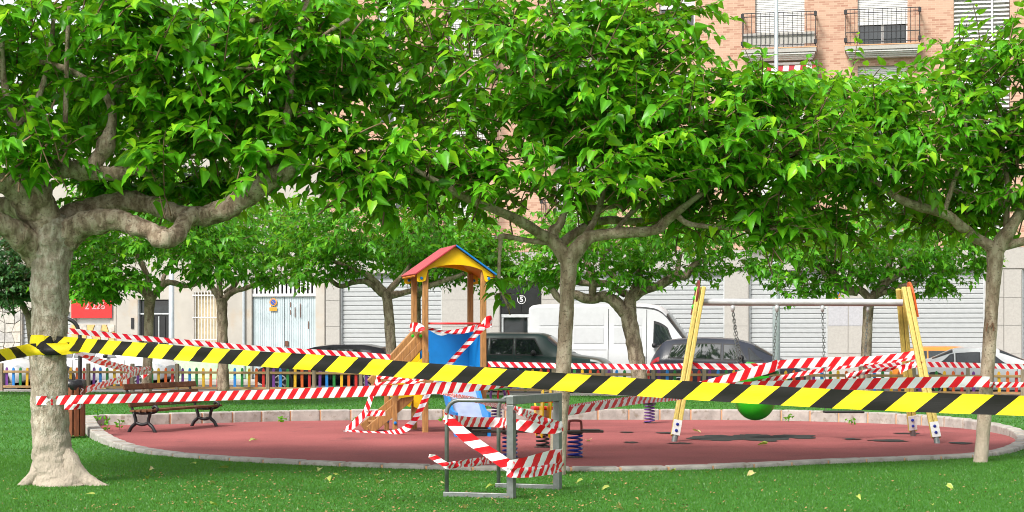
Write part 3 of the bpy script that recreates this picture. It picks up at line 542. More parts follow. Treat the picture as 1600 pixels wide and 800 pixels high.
tree('mulberry_tree', 'mulberry tree behind the swing with spreading grey limbs', 44.0, [(1351, 624, 9), (1354, 540, 8), (1357, 480, 8), (1359, 464, 9)],
     [[(1359, 468, 0, 7), (1344, 454, 0, 6), (1320, 448, 0, 5.5), (1302, 424, 0, 5), (1281, 388, 0, 3)], [(1340, 458, 0, 5), (1318, 454, 0, 4.5), (1290, 430, 0, 4), (1274, 412, 0, 3)], [(1321, 449, 0, 4), (1329, 421, 0, 4), (1329, 380, 0, 3)], [(1360, 468, 0, 7), (1386, 442, 0, 6), (1410, 424, 0, 5), (1434, 403, 0, 4), (1462, 388, 0, 3)], [(1364, 460, .2, 5), (1386, 424, .3, 5), (1393, 390, .3, 4)], [(1368, 462, 0, 5), (1410, 447, -.2, 4), (1432, 442, -.2, 3)]],
     [(1360, 365, 195, 62, 2.9, 0), (1260, 425, 75, 50, 1.4, -.2), (1430, 430, 80, 40, 1.3, .2), (1350, 415, 90, 34, 1.5, .3), (1160, 400, 60, 35, 1, .4), (1500, 400, 70, 35, 1.1, .2)], 560, 0.15, 61, **FARG)
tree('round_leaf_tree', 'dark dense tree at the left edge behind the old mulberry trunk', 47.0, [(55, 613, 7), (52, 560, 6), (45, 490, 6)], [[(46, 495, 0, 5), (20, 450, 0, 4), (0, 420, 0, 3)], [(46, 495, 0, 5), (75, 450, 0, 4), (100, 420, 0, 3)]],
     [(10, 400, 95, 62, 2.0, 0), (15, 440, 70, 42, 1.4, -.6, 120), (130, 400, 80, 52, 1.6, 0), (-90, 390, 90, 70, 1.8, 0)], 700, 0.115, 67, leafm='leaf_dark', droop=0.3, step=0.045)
tree('mulberry_tree', 'tall mulberry tree whose crown fills the gap behind the centre', 33.0, [(560, 600, 3), (560, 560, 3)] if False else [(-420, 668, 14), (-418, 560, 13), (-410, 430, 14)], [[(-410, 440, 0, 10), (-330, 360, 0, 7), (-200, 300, 0, 4)]], [(-300, 250, 260, 120, 3, 0)], 60, 0.17, 71, group='mulberry trees around the playground') if False else None

# ------------------------------------------------------------------ buildings across the street (street coordinates, front at v = FV)
FV = 13.0
def house(name, pxm, label):
    um = U(pxm, FV); return empty(name, SW(um, FV, 0.06), label, 'building', 'buildings across the street', rz=-A), (um, FV, 0.06)
def rect(x0, x1, y0, y1, v=FV): return U(x0, v), U(x1, v), Z((x0 + x1) / 2, y1, v), Z((x0 + x1) / 2, y0, v)   # pixel box to u0,u1,z0,z1
def wall(b, u0, u1, z0, z1, holes, v, dep=0.3):
    us = sorted({u0, u1, *[x for h in holes for x in h[:2]]}); zs = sorted({z0, z1, *[x for h in holes for x in h[2:]]})
    for i in range(len(us) - 1):
        for j in range(len(zs) - 1):
            cu, cz = (us[i] + us[i + 1]) / 2, (zs[j] + zs[j + 1]) / 2
            if any(h[0] < cu < h[1] and h[2] < cz < h[3] for h in holes): continue
            b.add([(us[i], v, zs[j]), (us[i + 1], v, zs[j]), (us[i + 1], v, zs[j + 1]), (us[i], v, zs[j + 1])], [(0, 1, 2, 3)])
    for a0, a1, c0, c1 in holes:
        b.add([(a0, v, c0), (a0, v, c1), (a0, v + dep, c1), (a0, v + dep, c0)], [(0, 1, 2, 3)]); b.add([(a1, v, c0), (a1, v, c1), (a1, v + dep, c1), (a1, v + dep, c0)], [(3, 2, 1, 0)])
        b.add([(a0, v, c1), (a1, v, c1), (a1, v + dep, c1), (a0, v + dep, c1)], [(0, 1, 2, 3)]); b.add([(a0, v, c0), (a1, v, c0), (a1, v + dep, c0), (a0, v + dep, c0)], [(3, 2, 1, 0)])
    # the body of the building behind the front
    b.add([(u0, v, z0), (u0, v, z1), (u0, v + 9, z1), (u0, v + 9, z0), (u1, v, z0), (u1, v, z1), (u1, v + 9, z1), (u1, v + 9, z0)], [(0, 1, 2, 3), (7, 6, 5, 4), (1, 5, 6, 2), (3, 2, 6, 7)])
def roller(par, org, u0, u1, z0, z1, v, mat='shutter', pitch=0.165):
    b = MB(); z = z0; rows = []
    while z < z1 - 0.01:
        zt = min(z1, z + pitch); rows += [(z, 0.012), (z + pitch * 0.10, 0.012), (z + pitch * 0.22, -0.018), (z + pitch * 0.85, -0.014), (zt - 0.002, 0.012)]; z = zt
    b.grid([[(u0, v + o, zz), (u1, v + o, zz)] for zz, o in rows]); o = b.build('roller_shutter', M[mat], par, org=org)
    MB().span((u0, v - 0.03, z0), (u1, v + 0.03, z0 + 0.09)).build('bottom_bar', M['alu'], o, org=org); return o
def sheetbox(name, mat, par, org, u0, u1, z0, z1, v0, v1, bev=0): return MB().span((u0, v0, z0), (u1, v1, z1)).build(name, M[mat], par, org=org, bev=bev)
def panels(par, org, u0, u1, z0, z1, rows, mat, special=None, v=FV - 0.03):
    h = (z1 - z0) / rows
    for k in range(rows): sheetbox('tile_panel', special if special and k == special_row else mat, par, org, u0 + .006, u1 - .006, z0 + k * h + .006, z0 + (k + 1) * h - .006, v, v + 0.04)
special_row = -1
def vado(par, org, px_, py_, rp, v):
    u, z = U(px_, v), Z(px_, py_, v); r = rp / F * SW(u, v).y; rot = Matrix.Rotation(R(90), 3, 'X')
    o = MB().lathe([(0, 0), (r, 0), (r, .012), (0, .012)], 24, (u, v, z), rot).build('no_parking_disc', M['sign_orange'], par, org=org)
    MB().lathe([(0, 0), (r * .72, 0), (r * .72, .01), (0, .01)], 24, (u, v - .013, z), rot).build('blue_face', M['sign_blue'], o, org=org)
    MB().beam((u - r * .5, v - .027, z + r * .5), (u + r * .5, v - .027, z - r * .5), .006, r * .3, up=(0, -1, 0)).build('red_bar', M['sign_orange'], o, org=org)
    sheetbox('orange_plate', 'sign_orange', par, org, u - r, u + r, z - r * 2.3, z - r * 1.35, v - .012, v)

# stone fronted house, far left
hs_, og = house('stone_fronted_house', 60, 'stone clad shop front with red banner at the left edge')
u0, u1 = U(-160, FV), U(181, FV); sh = rect(34, 110, 488, 600); sh = (sh[0], sh[1], 0.06, sh[3]); bn = rect(113, 176, 466, 497); sw_ = rect(118, 172, 497, 506)
b = MB(); wall(b, u0, u1, 0.06, 9.5, [sh, (sw_[0], sw_[1], sw_[2], sw_[3])], FV); b.build('wall', M['plaster'], hs_, org=og)
roller(hs_, og, sh[0], sh[1], 0.06, sh[3], FV + 0.15)
random.seed(3)
def stones(x0, x1, z0, z1, nu, nz):
    uu0, uu1 = U(x0, FV), U(x1, FV); g = [[(uu0 + (uu1 - uu0) * (i + (random.uniform(-.33, .33) if 0 < i < nu else 0)) / nu, z0 + (z1 - z0) * (j + (random.uniform(-.33, .33) if 0 < j < nz else 0)) / nz) for j in range(nz + 1)] for i in range(nu + 1)]
    for i in range(nu):
        for j in range(nz):
            q = [g[i][j], g[i + 1][j], g[i + 1][j + 1], g[i][j + 1]]; cx_ = sum(p[0] for p in q) / 4; cz_ = sum(p[1] for p in q) / 4
            q = [(cx_ + (p[0] - cx_) * .92, cz_ + (p[1] - cz_) * .92) for p in q]; bb = MB(); t = random.uniform(.03, .06)
            bb.prism([(p[0], p[1]) for p in q], t, Matrix.Translation((0, FV - t / 2, 0))); bb.build('stone', random.choice(M['stone']), hs_, org=og, bev=.008)
stones(112, 180, 0.1, Z(150, 507, FV), 6, 6); stones(-40, 33, 0.1, 3.2, 6, 9)
bo = sheetbox('banner', 'red', hs_, og, bn[0], bn[1], bn[2], bn[3], FV - .09, FV - .05)
white_txt = plain('banner_white', (0.62, 0.26, 0.27), 0.6)
text_mesh('banner_digits', '2 226', 0.36, white_txt, hs_, Matrix.Translation(Vector(((bn[0] + bn[1]) / 2 + .15, FV - .1, (bn[2] * .4 + bn[3] * .6))) - Vector(og)) @ Matrix.Rotation(R(90), 4, 'X'), 0.008)
sheetbox('window_grille', 'white', hs_, og, sw_[0], sw_[1], sw_[2], sw_[3], FV + .1, FV + .12)

# old plastered house
ho, og = house('plastered_house', 340, 'old white plastered house with barred window and pale metal gate')
u0, u1 = U(182, FV), U(507, FV); dr = rect(215, 266, 468, 600); dr = (dr[0], dr[1], 0.06, dr[3]); wn = rect(303, 342, 457, 535); gt = rect(393, 493, 436, 600); gt = (gt[0], gt[1], 0.06, gt[3])
up = [rect(a, b_, 330, 390) for a, b_ in ((230, 262), (330, 365), (430, 465))]
b = MB(); wall(b, u0, u1, 0.06, 8.2, [dr, wn, gt] + up, FV); b.build('wall', M['plaster'], ho, org=og)
zb = Z(360, 541, FV)
for a, c in ((u0 + .01, dr[0] - .05), (dr[1] + .05, gt[0] - .05), (gt[1] + .05, u1 - .05)): sheetbox('painted_band', 'greenband', ho, og, a, c, 0.07, zb, FV - .02, FV + .05)
d_ = sheetbox('door', 'granite', ho, og, dr[0] + .04, dr[1] - .04, 0.07, dr[3] - .55, FV + .18, FV + .24)
for k in range(5): sheetbox('door_bar', 'alu' if k in (1, 3) else 'trim', d_, og, dr[0] + .1 + k * .22, dr[0] + .135 + k * .22, .3, dr[3] - .62, FV + .14, FV + .17)
sheetbox('transom', 'glass', ho, og, dr[0] + .04, dr[1] - .04, dr[3] - .5, dr[3] - .04, FV + .2, FV + .24); sheetbox('door_frame', 'alu', ho, og, dr[0], dr[0] + .035, .07, dr[3], FV + .05, FV + .2); sheetbox('lintel_bar', 'alu', ho, og, dr[0] + .04, dr[1] - .04, dr[3] - .55, dr[3] - .5, FV + .12, FV + .2)
sheetbox('intercom', 'iron', ho, og, dr[0] - .25, dr[0] - .14, 1.9, 2.3, FV - .03, FV)
sheetbox('blind', 'beige', ho, og, wn[0], wn[1], wn[2], wn[3], FV + .2, FV + .24)
for k in range(8): uu = wn[0] + (wn[1] - wn[0]) * (k + .5) / 8; MB().tube([(uu, FV - .02, wn[2] - .05), (uu, FV - .02, wn[3] + .05)], .018, 6).build('window_bar', M['white'], ho, org=og)
for zz in (wn[2] + .1, (wn[2] + wn[3]) / 2, wn[3] - .1): sheetbox('cross_bar', 'white', ho, og, wn[0] - .05, wn[1] + .05, zz - .02, zz + .02, FV - .05, FV - .035)
sheetbox('sill', 'tile', ho, og, wn[0] - .1, wn[1] + .1, wn[2] - .1, wn[2], FV - .1, FV + .2)
gz = Z(440, 463, FV); gm = (gt[0] + gt[1]) / 2
for s_, (a, c) in enumerate(((gt[0] + .03, gm - .008), (gm + .008, gt[1] - .03))):
    b = MB(); nn = 14; b.grid([[(a + (c - a) * (k + f) / nn, FV + .12 + o, zz) for k in range(nn) for f, o in ((0, 0), (.08, .02), (.92, .02), (1, 0))] for zz in (.07, gz)]); gl = b.build('gate_leaf', M['gate'], ho, org=og)
    if s_: sheetbox('gate_lock', 'rust', gl, og, gm + .03, gm + .16, 1.25, 1.45, FV + .08, FV + .11)
    for (x_, y_, hh) in ((452, 476, 8), (452, 488, 8), (459, 488, 16), (467, 485, 22), (480, 508, 12)) if s_ else (): sheetbox('rust_streak', 'rust', gl, og, U(x_, FV), U(x_, FV) + .03, Z(x_, y_ + hh / 2, FV), Z(x_, y_ - hh / 2, FV), FV + .095, FV + .102)
for k in range(15): uu = gt[0] + (gt[1] - gt[0]) * (k + .5) / 15; sheetbox('transom_slat', 'white', ho, og, uu - .045, uu + .045, gz + .1, gt[3], FV + .1, FV + .13)
sheetbox('transom_dark', 'granite', ho, og, gt[0], gt[1], gz, gt[3], FV + .2, FV + .24); sheetbox('gate_rail', 'white', ho, og, gt[0], gt[1], gz, gz + .1, FV + .06, FV + .16)
vado(ho, og, 427, 472, 6, FV + .09)
for h in up: sheetbox('window', 'glass', ho, og, h[0], h[1], h[2], h[3], FV + .2, FV + .24)
MB().tube([(U(382, FV), FV - .08, .1), (U(382, FV), FV - .08, 4.3)], .05, 8).build('downpipe', M['pole'], ho, org=og)

# the brick apartment building
ha, og = house('apartment_building', 1050, 'brick apartment building with roller shutters, tiled pillars and iron balconies')
u0, u1 = U(509, FV), U(1760, FV); zt = Z(1050, 425, FV); zp = zt + 0.75
shut = [(531, 690), (876, 1132), (1170, 1293), (1357, 1539), (1597, 1745)]
holes = []
for a, c in shut: holes.append((U(a, FV), U(c, FV), 0.06, zt))
en = (U(781, FV), U(846, FV), 0.06, zt - .25); holes.append(en)
b = MB(); wall(b, u0, u1, 0.06, zp, holes, FV, .35); b.build('ground_floor_wall', M['tile'], ha, org=og)
for h in holes[:-1]:
    roller(ha, og, h[0] + .02, h[1] - .02, 0.07, h[3] - .01, FV + .2); sheetbox('shutter_guide', 'alu', ha, og, h[0], h[0] + .05, .07, h[3], FV + .1, FV + .26); sheetbox('shutter_guide', 'alu', ha, og, h[1] - .05, h[1], .07, h[3], FV + .1, FV + .26)
for a, c in ((509, 531), (691, 736), (737, 780), (847, 875), (1133, 1169), (1294, 1325), (1326, 1356), (1540, 1568), (1569, 1596)):
    n_ = 4; special_row = 2 if 1290 < a < 1360 else -1; panels(ha, og, U(a, FV), U(c, FV), 0.1, zt, n_, 'tile', 'tile_grey')
k = u0; 
while k < u1 - 1: sheetbox('lintel_panel', 'tile', ha, og, k + .01, k + 1.78, zt + .04, zp - .02, FV - .035, FV + .02); k += 1.8
vado(ha, og, 1307, 458, 6, FV - .05)
# entrance with the house number
ez = Z(810, 490, FV); sheetbox('granite_panel', 'granite', ha, og, en[0], (en[0] + en[1]) / 2 - .01, ez, en[3], FV + .1, FV + .16); sheetbox('granite_panel', 'granite', ha, og, (en[0] + en[1]) / 2 + .01, en[1], ez, en[3], FV + .1, FV + .16)
dd_ = sheetbox('entrance_door', 'glass', ha, og, en[0] + .1, en[1] - .1, .1, ez - .12, FV + .2, FV + .24)
for a in (en[0] + .03, en[0] + .98, en[0] + 1.16, en[1] - .06): sheetbox('door_stile', 'alu', dd_, og, a, a + .07, .1, ez - .01, FV + .12, FV + .22)
sheetbox('door_head', 'alu', dd_, og, en[0] + .03, en[1], ez - .13, ez - .02, FV + .1, FV + .23)
nu_, nz_ = U(814, FV), Z(814, 468, FV); rot = Matrix.Rotation(R(90), 3, 'X')
MB().lathe([(.135, 0), (.155, 0), (.155, .008), (.135, .008), (.135, 0)], 32, (nu_, FV + .095, nz_), rot).build('number_ring', M['white'], ha, org=og)
text_mesh('house_number', '5', 0.26, M['white'], ha, Matrix.Translation(Vector((nu_, FV + .09, nz_)) - Vector(og)) @ Matrix.Rotation(R(90), 4, 'X'), 0.006)
# upper floors
cols = [('balcony', 1180, 1257), ('balcony', 1340, 1418), ('window', 1030, 1086), ('balcony', 868, 930), ('balcony', 700, 760), ('window', 590, 640)]
zf0 = Z(1220, 80, FV); floors = [zf0 - 3.1 * 2, zf0 - 3.1, zf0, zf0 + 3.1]; uh = []
for kind, a, c in cols:
    for f in floors: uh.append((U(a, FV), U(c, FV), f + (.05 if kind == 'balcony' else 1.0), f + 2.5, kind, f))
lv = (U(1490, FV), U(1578, FV), zp + .3, zf0 + 5.4)
b = MB(); wall(b, u0, u1, zp, zf0 + 6.6, [h[:4] for h in uh] + [lv], FV - .02, .3); b.build('brick_wall', M['brick'], ha, org=og)
n_l = int((lv[3] - lv[2]) / .14)
sheetbox('screen_back', 'white', ha, og, lv[0], lv[1], lv[2], lv[3], FV + .22, FV + .26)
for k in range(n_l): MB().box(((lv[0] + lv[1]) / 2, FV + .06, lv[2] + .07 + k * .14), (lv[1] - lv[0] - .04, .12, .015), Matrix.Rotation(R(42), 3, 'X')).build('louvre_slat', M['white'], ha, org=og)
sheetbox('screen_mullion', 'white', ha, og, (lv[0] + lv[1]) / 2 + .3, (lv[0] + lv[1]) / 2 + .36, lv[2], lv[3], FV - .04, FV - .02)
for hi, (a, c, z0, z1, kind, f) in enumerate(uh):
    vis = a > U(1000, FV) or f > zf0 - 1
    low = .75 if (kind == 'balcony' and a > U(1300, FV)) else .1
    if kind == 'window': low = .6
    roller(ha, og, a, c, z0 + low, z1, FV + .12, 'white', .06 if vis else .12)
    wo = sheetbox('window_pane', 'glass', ha, og, a + .06, c - .06, z0 + .05, z0 + low, FV + .2, FV + .22)
    for uu in (a, (a + c) / 2 - .03, c - .06): sheetbox('window_frame', 'white', wo, og, uu, uu + .06, z0, z0 + low + .1, FV + .14, FV + .24)
    if kind == 'balcony':
        m0, m1 = a - .42, c + .42
        sb = sheetbox('balcony_slab', 'tile', ha, og, m0, m1, f - .14, f, FV - .62, FV - .03, .01)
        for j in range(4): sheetbox('slab_moulding', 'white', sb, og, m0 + .05 + j * .03, m1 - .05 - j * .03, f - .2 - j * .05, f - .155 - j * .05, FV - .58 + j * .09, FV - .03)
        sheetbox('slab_edge', 'red_roof' if False else 'mortar', sb, og, m0 - .01, m1 + .01, f + .003, f + .035, FV - .63, FV - .04)
        rl = MB(); zr_ = f + 1.22
        for zz in (f + .12, f + .45, zr_ - .12, zr_): rl.beam((m0 + .03, FV - .58, zz), (m1 - .03, FV - .58, zz), .03, .025); rl.beam((m0 + .03, FV - .58, zz), (m0 + .03, FV - .03, zz), .03, .025); rl.beam((m1 - .03, FV - .58, zz), (m1 - .03, FV - .03, zz), .03, .025)
        rl.build('balcony_rail', M['iron'], ha, org=og)
        nb = 16
        for j in range(nb + 1): uu = m0 + .03 + (m1 - m0 - .06) * j / nb; MB().box((uu, FV - .58, f + .64), (.018, .018, 1.2)).build('baluster', M['iron'], ha, org=og)
        for uu in (m0 + .03, m1 - .03):
            for j in range(2): MB().box((uu, FV - .3 + j * .18, f + .64), (.018, .018, 1.2)).build('baluster', M['iron'], ha, org=og)
            MB().box((uu, FV - .58, f + .2), (.1, .1, .14)).build('rail_knuckle', M['iron'], ha, org=og); MB().box((uu, FV - .58, zr_ - .08), (.1, .1, .14)).build('rail_knuckle', M['iron'], ha, org=og)
        if 1170 < 0 or (abs(a - U(1180, FV)) < .1 and abs(f - zf0) < .1): sheetbox('rail_screen', 'tile', ha, og, m0 + .06, m1 - .06, f + .16, f + .55, FV - .54, FV - .52)
# striped awning under the left balcony of the top row
aw = MB(); a0, a1 = U(1172, FV), U(1278, FV); stripe = []
awo = MB().span((a0, FV - .2, zf0 - .5), (a1, FV - .04, zf0 - .42)).build('awning_box', M['white'], ha, org=og)
for k in range(12):
    x0_, x1_ = a0 + (a1 - a0) * k / 12, a0 + (a1 - a0) * (k + 1) / 12; bb = MB(); bb.grid([[(x0_, FV - .2, zf0 - .52), (x1_, FV - .2, zf0 - .52)], [(x0_, FV - .75, zf0 - .75), (x1_, FV - .75, zf0 - .75)], [(x0_, FV - .76, zf0 - .98), ((x0_ + x1_) / 2, FV - .76, zf0 - 1.02)][:1] + [(x1_, FV - .76, zf0 - .98)]])
    bb.build('awning_stripe', plain('awning_red', (0.30, 0.02, 0.03), .8) if k % 2 else plain('awning_cream', (0.7, 0.66, 0.58), .8), awo, org=og)
sheetbox('cornice', 'tile', ha, og, u0, u1, zf0 + 6.6, zf0 + 6.9, FV - .3, FV + .3)

# ------------------------------------------------------------------ picket fence
fo = empty('picket_fence', SW(0, 0, 0), 'low wooden picket fence with rainbow coloured pickets along the street', 'fence', rz=-A)
uL, uR = U(-120, 0), U(1720, 0); pitch = 1.38; order = ['purple', 'blue', 'green', 'yellow', 'orange', 'red']; k0 = U(207, 0); k = k0 - pitch * math.ceil((k0 - uL) / pitch)
tmpl = {}
for c in order:
    tmpl[c] = MB().prism([(-.04, .1), (.04, .1), (.04, .665), (.018, .71), (-.018, .71), (-.04, .665)], .024).build('picket', PICK[c], fo, bev=.004); 
first = {c: True for c in order}
while k < uR:
    MB().box((k, 0, .4), (.1, .09, .86)).build('post', M['wood_post'], fo, bev=.008)
    for zz in (.14, .58): MB().box((k + pitch / 2, -.0, zz), (pitch - .1, .045, .07)).build('rail', M['wood_fence'], fo, bev=.006)
    for j, c in enumerate(order):
        o = tmpl[c] if first[c] else tmpl[c].copy()
        if not first[c]: COL.objects.link(o)
        first[c] = False; o.location = (k + pitch * (j + .72) / 6.44, .036, random.uniform(-.012, .012)); o.rotation_euler = (0, random.uniform(-.02, .02), 0)
    k += pitch

# ------------------------------------------------------------------ cars
def smooth_arr(a, it=2):
    for _ in range(it):
        b_ = a.copy(); b_[1:-1] = (a[:-2] + 2 * a[1:-1] + a[2:]) / 4; a = b_
    return a
def car(name, label, px_front, px_rear, v_near, st, paint, wheels, wins, wsh, rear=None, wr=.32, face=1, extra=None, seams=(), smooth=3, cat='car'):
    """st: stations (x, z_bottom, z_shoulder, z_roof, half width, half width of roof) along the length, x from tail to nose"""
    st = np.array(st, float); L = st[-1, 0]; xs = np.unique(np.concatenate([np.linspace(0, L, 70), [0, L]])); cols_ = [smooth_arr(np.interp(xs, st[:, 0], st[:, i]), smooth) for i in range(1, 6)]
    hw = st[:, 4].max(); uc = (U(px_front, v_near) + U(px_rear, v_near)) / 2
    root = empty(name, SW(uc, v_near + hw, -0.06), label, cat, 'cars parked in the street' if cat == 'car' else None, rz=-A if face > 0 else math.pi - A)
    def sec(x):
        zb, zs, zr, w_, hr = [float(np.interp(x, xs, c)) for c in cols_]; hgt = max(0.02, zr - zs); k_ = min(1, hgt / .45)
        return [(0, zb), (w_ * .9, zb), (w_ * .985, zb + .13), (w_, zb + .5 * (zs - zb)), (w_ * .985, zs - .07), (w_ * .955, zs), (hr, zr - .11 * k_ - .012), (hr * .86, zr - .035 * k_), (0, zr)]
    def Sx(x, v, side=-1, off=0.0):
        s_ = sec(x); i = min(int(v), 7); t = v - i; y = s_[i][0] * (1 - t) + s_[i + 1][0] * t; z = s_[i][1] * (1 - t) + s_[i + 1][1] * t
        dy, dz = s_[i + 1][0] - s_[i][0], s_[i + 1][1] - s_[i][1]; ln = math.hypot(dy, dz) + 1e-6
        return Vector((x - L / 2, side * (y + off * dz / ln), z - off * dy / ln if True else z))
    b = MB(); rows = []
    for x in xs:
        s_ = sec(x); rows.append([Vector((x - L / 2, -y, z)) for y, z in s_] + [Vector((x - L / 2, y, z)) for y, z in s_[-2::-1]])
    b.grid(rows, flip=True); n = len(rows[0]); b.add(rows[0], [tuple(range(n))]); b.add(rows[-1], [tuple(range(n - 1, -1, -1))])
    body = b.build('body', paint, root, smooth=True, ang=38)
    def patch(nm, mat, x0, x1, v0, v1, side, off=.006, nx=8, nv=4, skew0=0, skew1=0, par=None):
        bb = MB(); g = []
        for i in range(nx + 1):
            r_ = []
            for j in range(nv + 1):
                tv = j / nv; xa = x0 + skew0 * tv; xb = x1 + skew1 * tv; r_.append(Sx(xa + (xb - xa) * i / nx, v0 + (v1 - v0) * tv, side, off))
            g.append(r_)
        bb.grid(g, flip=(side < 0)); return bb.build(nm, mat, par or root, smooth=True)
    for side in (-1, 1):
        for (x0, x1, k0_, k1_, *vt) in wins:
            vt = vt[0] if vt else 5.86
            patch('window_trim', M['trim'], x0 - .03, x1 + .03, 5.03, vt + .07, side, .004, skew0=k0_, skew1=k1_); patch('side_window', M['glass'], x0, x1, 5.1, vt, side, .009, skew0=k0_, skew1=k1_)
        for x in seams: patch('door_seam', M['trim'], x - .006, x + .006, 2.2, 4.9, side, .003, 1, 6)
        for x in seams[:2]: patch('door_handle', M['trim'], x + .08, x + .26, 4.25, 4.5, side, .015, 2, 1)
    def cross(nm, mat, x0, x1, off=.008):
        bb = MB(); g = []
        for i in range(9):
            x = x0 + (x1 - x0) * i / 8; g.append([Sx(x, v, -1, off) for v in (6.1, 6.5, 7, 7.5, 7.99)] + [Sx(x, v, 1, off) for v in (7.5, 7, 6.5, 6.1)])
        bb.grid(g, flip=True); bb.build(nm, mat, root, smooth=True)
    cross('windscreen', M['glass'], *wsh)
    if rear: cross('rear_window', M['glass'], *rear)
    for x in wheels:
        for side in (-1, 1):
            y = side * (hw - .02); rot = Matrix.Rotation(R(90) * (1 if side < 0 else -1), 3, 'X')
            MB().lathe([(0, 0), (wr + .07, 0), (wr + .07, .026), (0, .026)], 28, (x - L / 2, y, wr), rot).build('wheel_arch', M['trim'], root)
            wh = MB().lathe([(.0, -.1), (wr, -.1), (wr, .035), (wr * .93, .05), (wr * .7, .05), (wr * .68, .03)], 28, (x - L / 2, y, wr), rot).build('wheel', M['tyre'], root, smooth=True, ang=40)
            rb = MB(); rb.lathe([(wr * .68, .04), (wr * .6, .045), (wr * .56, .03)], 28, (x - L / 2, y, wr), rot); rb.lathe([(wr * .2, .05), (0, .05)], 16, (x - L / 2, y, wr), rot)
            for q in range(5):
                a = 2 * math.pi * q / 5; c_ = Vector((x - L / 2, y, wr)) + rot @ Vector((math.cos(a) * wr * .38, math.sin(a) * wr * .38, .04)); rb.box(c_, (wr * .5, wr * .13, .02), rot @ Matrix.Rotation(a, 3, 'Z'))
            rb.build('rim', M['rim'], wh)
    for side in (-1, 1):
        patch('head_lamp', M['lamp'], L - .42, L - .1, 4.15, 4.95, side, .008); patch('tail_lamp', M['tail'], .03, .28, 4.0, 5.2, side, .01)
        mx = wsh[0] - .35; sx_ = sec(mx); MB().lathe([(0, -.09), (.05, -.08), (.085, 0), (.06, .08), (0, .09)], 10, (mx - L / 2, side * (sx_[5][0] + .13), sx_[5][1] + .1), Matrix.Rotation(R(90), 3, 'X')).build('mirror', M['trim'], root, smooth=True)
    if extra: extra(root, patch, L, Sx)
    return root
def paintm(n_, c, rough=0.3): return plain(n_, c, rough, var=.04, coat=.08, spec=.3)
HATCH = lambda h, b_=0: [(0, .4, .9, .95, .72, .55), (.12, .25, .95, 1.05, .82, .58), (.3, .22, .97, h - .12, .86, .56), (.9, .22, .95, h, .88, .58), (1.9, .22, .94, h, .88, .6), (2.55, .22, .93, h - .07, .88, .56), (3.25, .22, .94, 1.02, .87, .68), (3.5, .22, .92, .99, .87, .72), (4.05, .24, .80, .86, .82, .6), (4.25, .35, .68, .72, .66, .45)]
SEDAN = lambda h: [(0, .4, .85, .95, .7, .5), (.15, .25, .93, 1.03, .82, .62), (.7, .22, .95, 1.06, .87, .62), (1.35, .22, .93, h - .04, .88, .55), (1.9, .22, .92, h, .88, .57), (2.5, .22, .91, h - .03, .88, .55), (3.3, .22, .92, 1.0, .87, .68), (3.55, .22, .9, .95, .87, .72), (4.25, .24, .78, .83, .82, .6), (4.5, .35, .65, .7, .66, .45)]
MPV = [(0, .4, .9, 1.0, .74, .55), (.1, .28, 1.0, 1.2, .84, .62), (.32, .24, 1.05, 1.56, .88, .6), (.7, .22, 1.04, 1.62, .9, .6), (1.5, .22, 1.0, 1.66, .9, .62), (2.4, .22, .98, 1.62, .9, .6), (2.9, .22, .97, 1.48, .9, .58), (3.55, .22, .98, 1.1, .89, .66), (3.75, .22, .94, 1.0, .88, .7), (4.3, .24, .8, .84, .8, .6), (4.5, .38, .66, .7, .62, .45)]
SUV = [(0, .45, 1.05, 1.2, .8, .6), (.1, .36, 1.1, 1.4, .85, .66), (.25, .34, 1.12, 1.74, .88, .68), (.8, .34, 1.12, 1.8, .88, .69), (2.3, .34, 1.1, 1.79, .88, .69), (2.55, .34, 1.1, 1.74, .88, .67), (3.2, .34, 1.11, 1.2, .88, .75), (3.35, .34, 1.08, 1.14, .88, .78), (4.1, .36, 1.0, 1.05, .84, .7), (4.3, .45, .85, .9, .74, .6)]
VAN = [(0, .4, 1.3, 2.62, .95, .84), (.06, .34, 1.3, 2.7, .98, .86), (1, .3, 1.3, 2.72, .99, .86), (3.6, .3, 1.3, 2.72, .99, .86), (4.05, .3, 1.3, 2.66, .99, .84), (4.3, .3, 1.3, 2.5, .99, .82), (4.95, .3, 1.3, 1.62, .98, .84), (5.15, .3, 1.25, 1.4, .97, .86), (5.6, .32, 1.05, 1.12, .9, .72), (5.8, .45, .8, .86, .74, .6)]
VN = 2.0
car('parked_car', 'grey blue people carrier with red tail lamp behind the swing', 1268, 1012, VN, MPV, paintm('grey_blue_metallic', (0.035, 0.04, 0.058)), (.85, 3.6), [(.55, 1.1, .12, 0), (1.2, 2.0, 0, 0), (2.1, 2.75, 0, -.25), (2.84, 3.22, -.05, -.42)], (2.95, 3.6), (.14, .3), seams=(1.15, 2.05, 3.1))
car('parked_car', 'dark green off roader parked right of the slide tower', 945, 715, VN, SUV, paintm('dark_green_paint', (0.008, 0.03, 0.026)), (.85, 3.4), [(.35, .85, .02, 0), (.95, 1.6, 0, 0), (1.7, 2.5, 0, -.28)], (2.6, 3.2), seams=(.9, 1.65, 2.75), wr=.36)
car('parked_car', 'black saloon with chrome wheels behind the rainbow pickets', 404, 602, VN, HATCH(1.46), paintm('black_paint', (0.008, 0.008, 0.012), .15), (.75, 3.4), [(.55, 1.0, .15, 0), (1.1, 1.8, 0, 0), (1.9, 2.6, 0, -.35)], (2.62, 3.25), (.13, .3), face=-1, seams=(1.05, 1.85, 2.9))
car('parked_car', 'blue grey saloon half hidden behind the play tower stairs', 556, 770, 7.4, SEDAN(1.5), paintm('steel_blue_paint', (0.10, 0.14, 0.19)), (.8, 3.6), [(.95, 1.3, .3, 0), (1.4, 2.0, 0, 0), (2.1, 2.7, 0, -.4)], (2.55, 3.3), (.75, 1.3), face=-1, seams=(1.35, 2.05, 3.0))
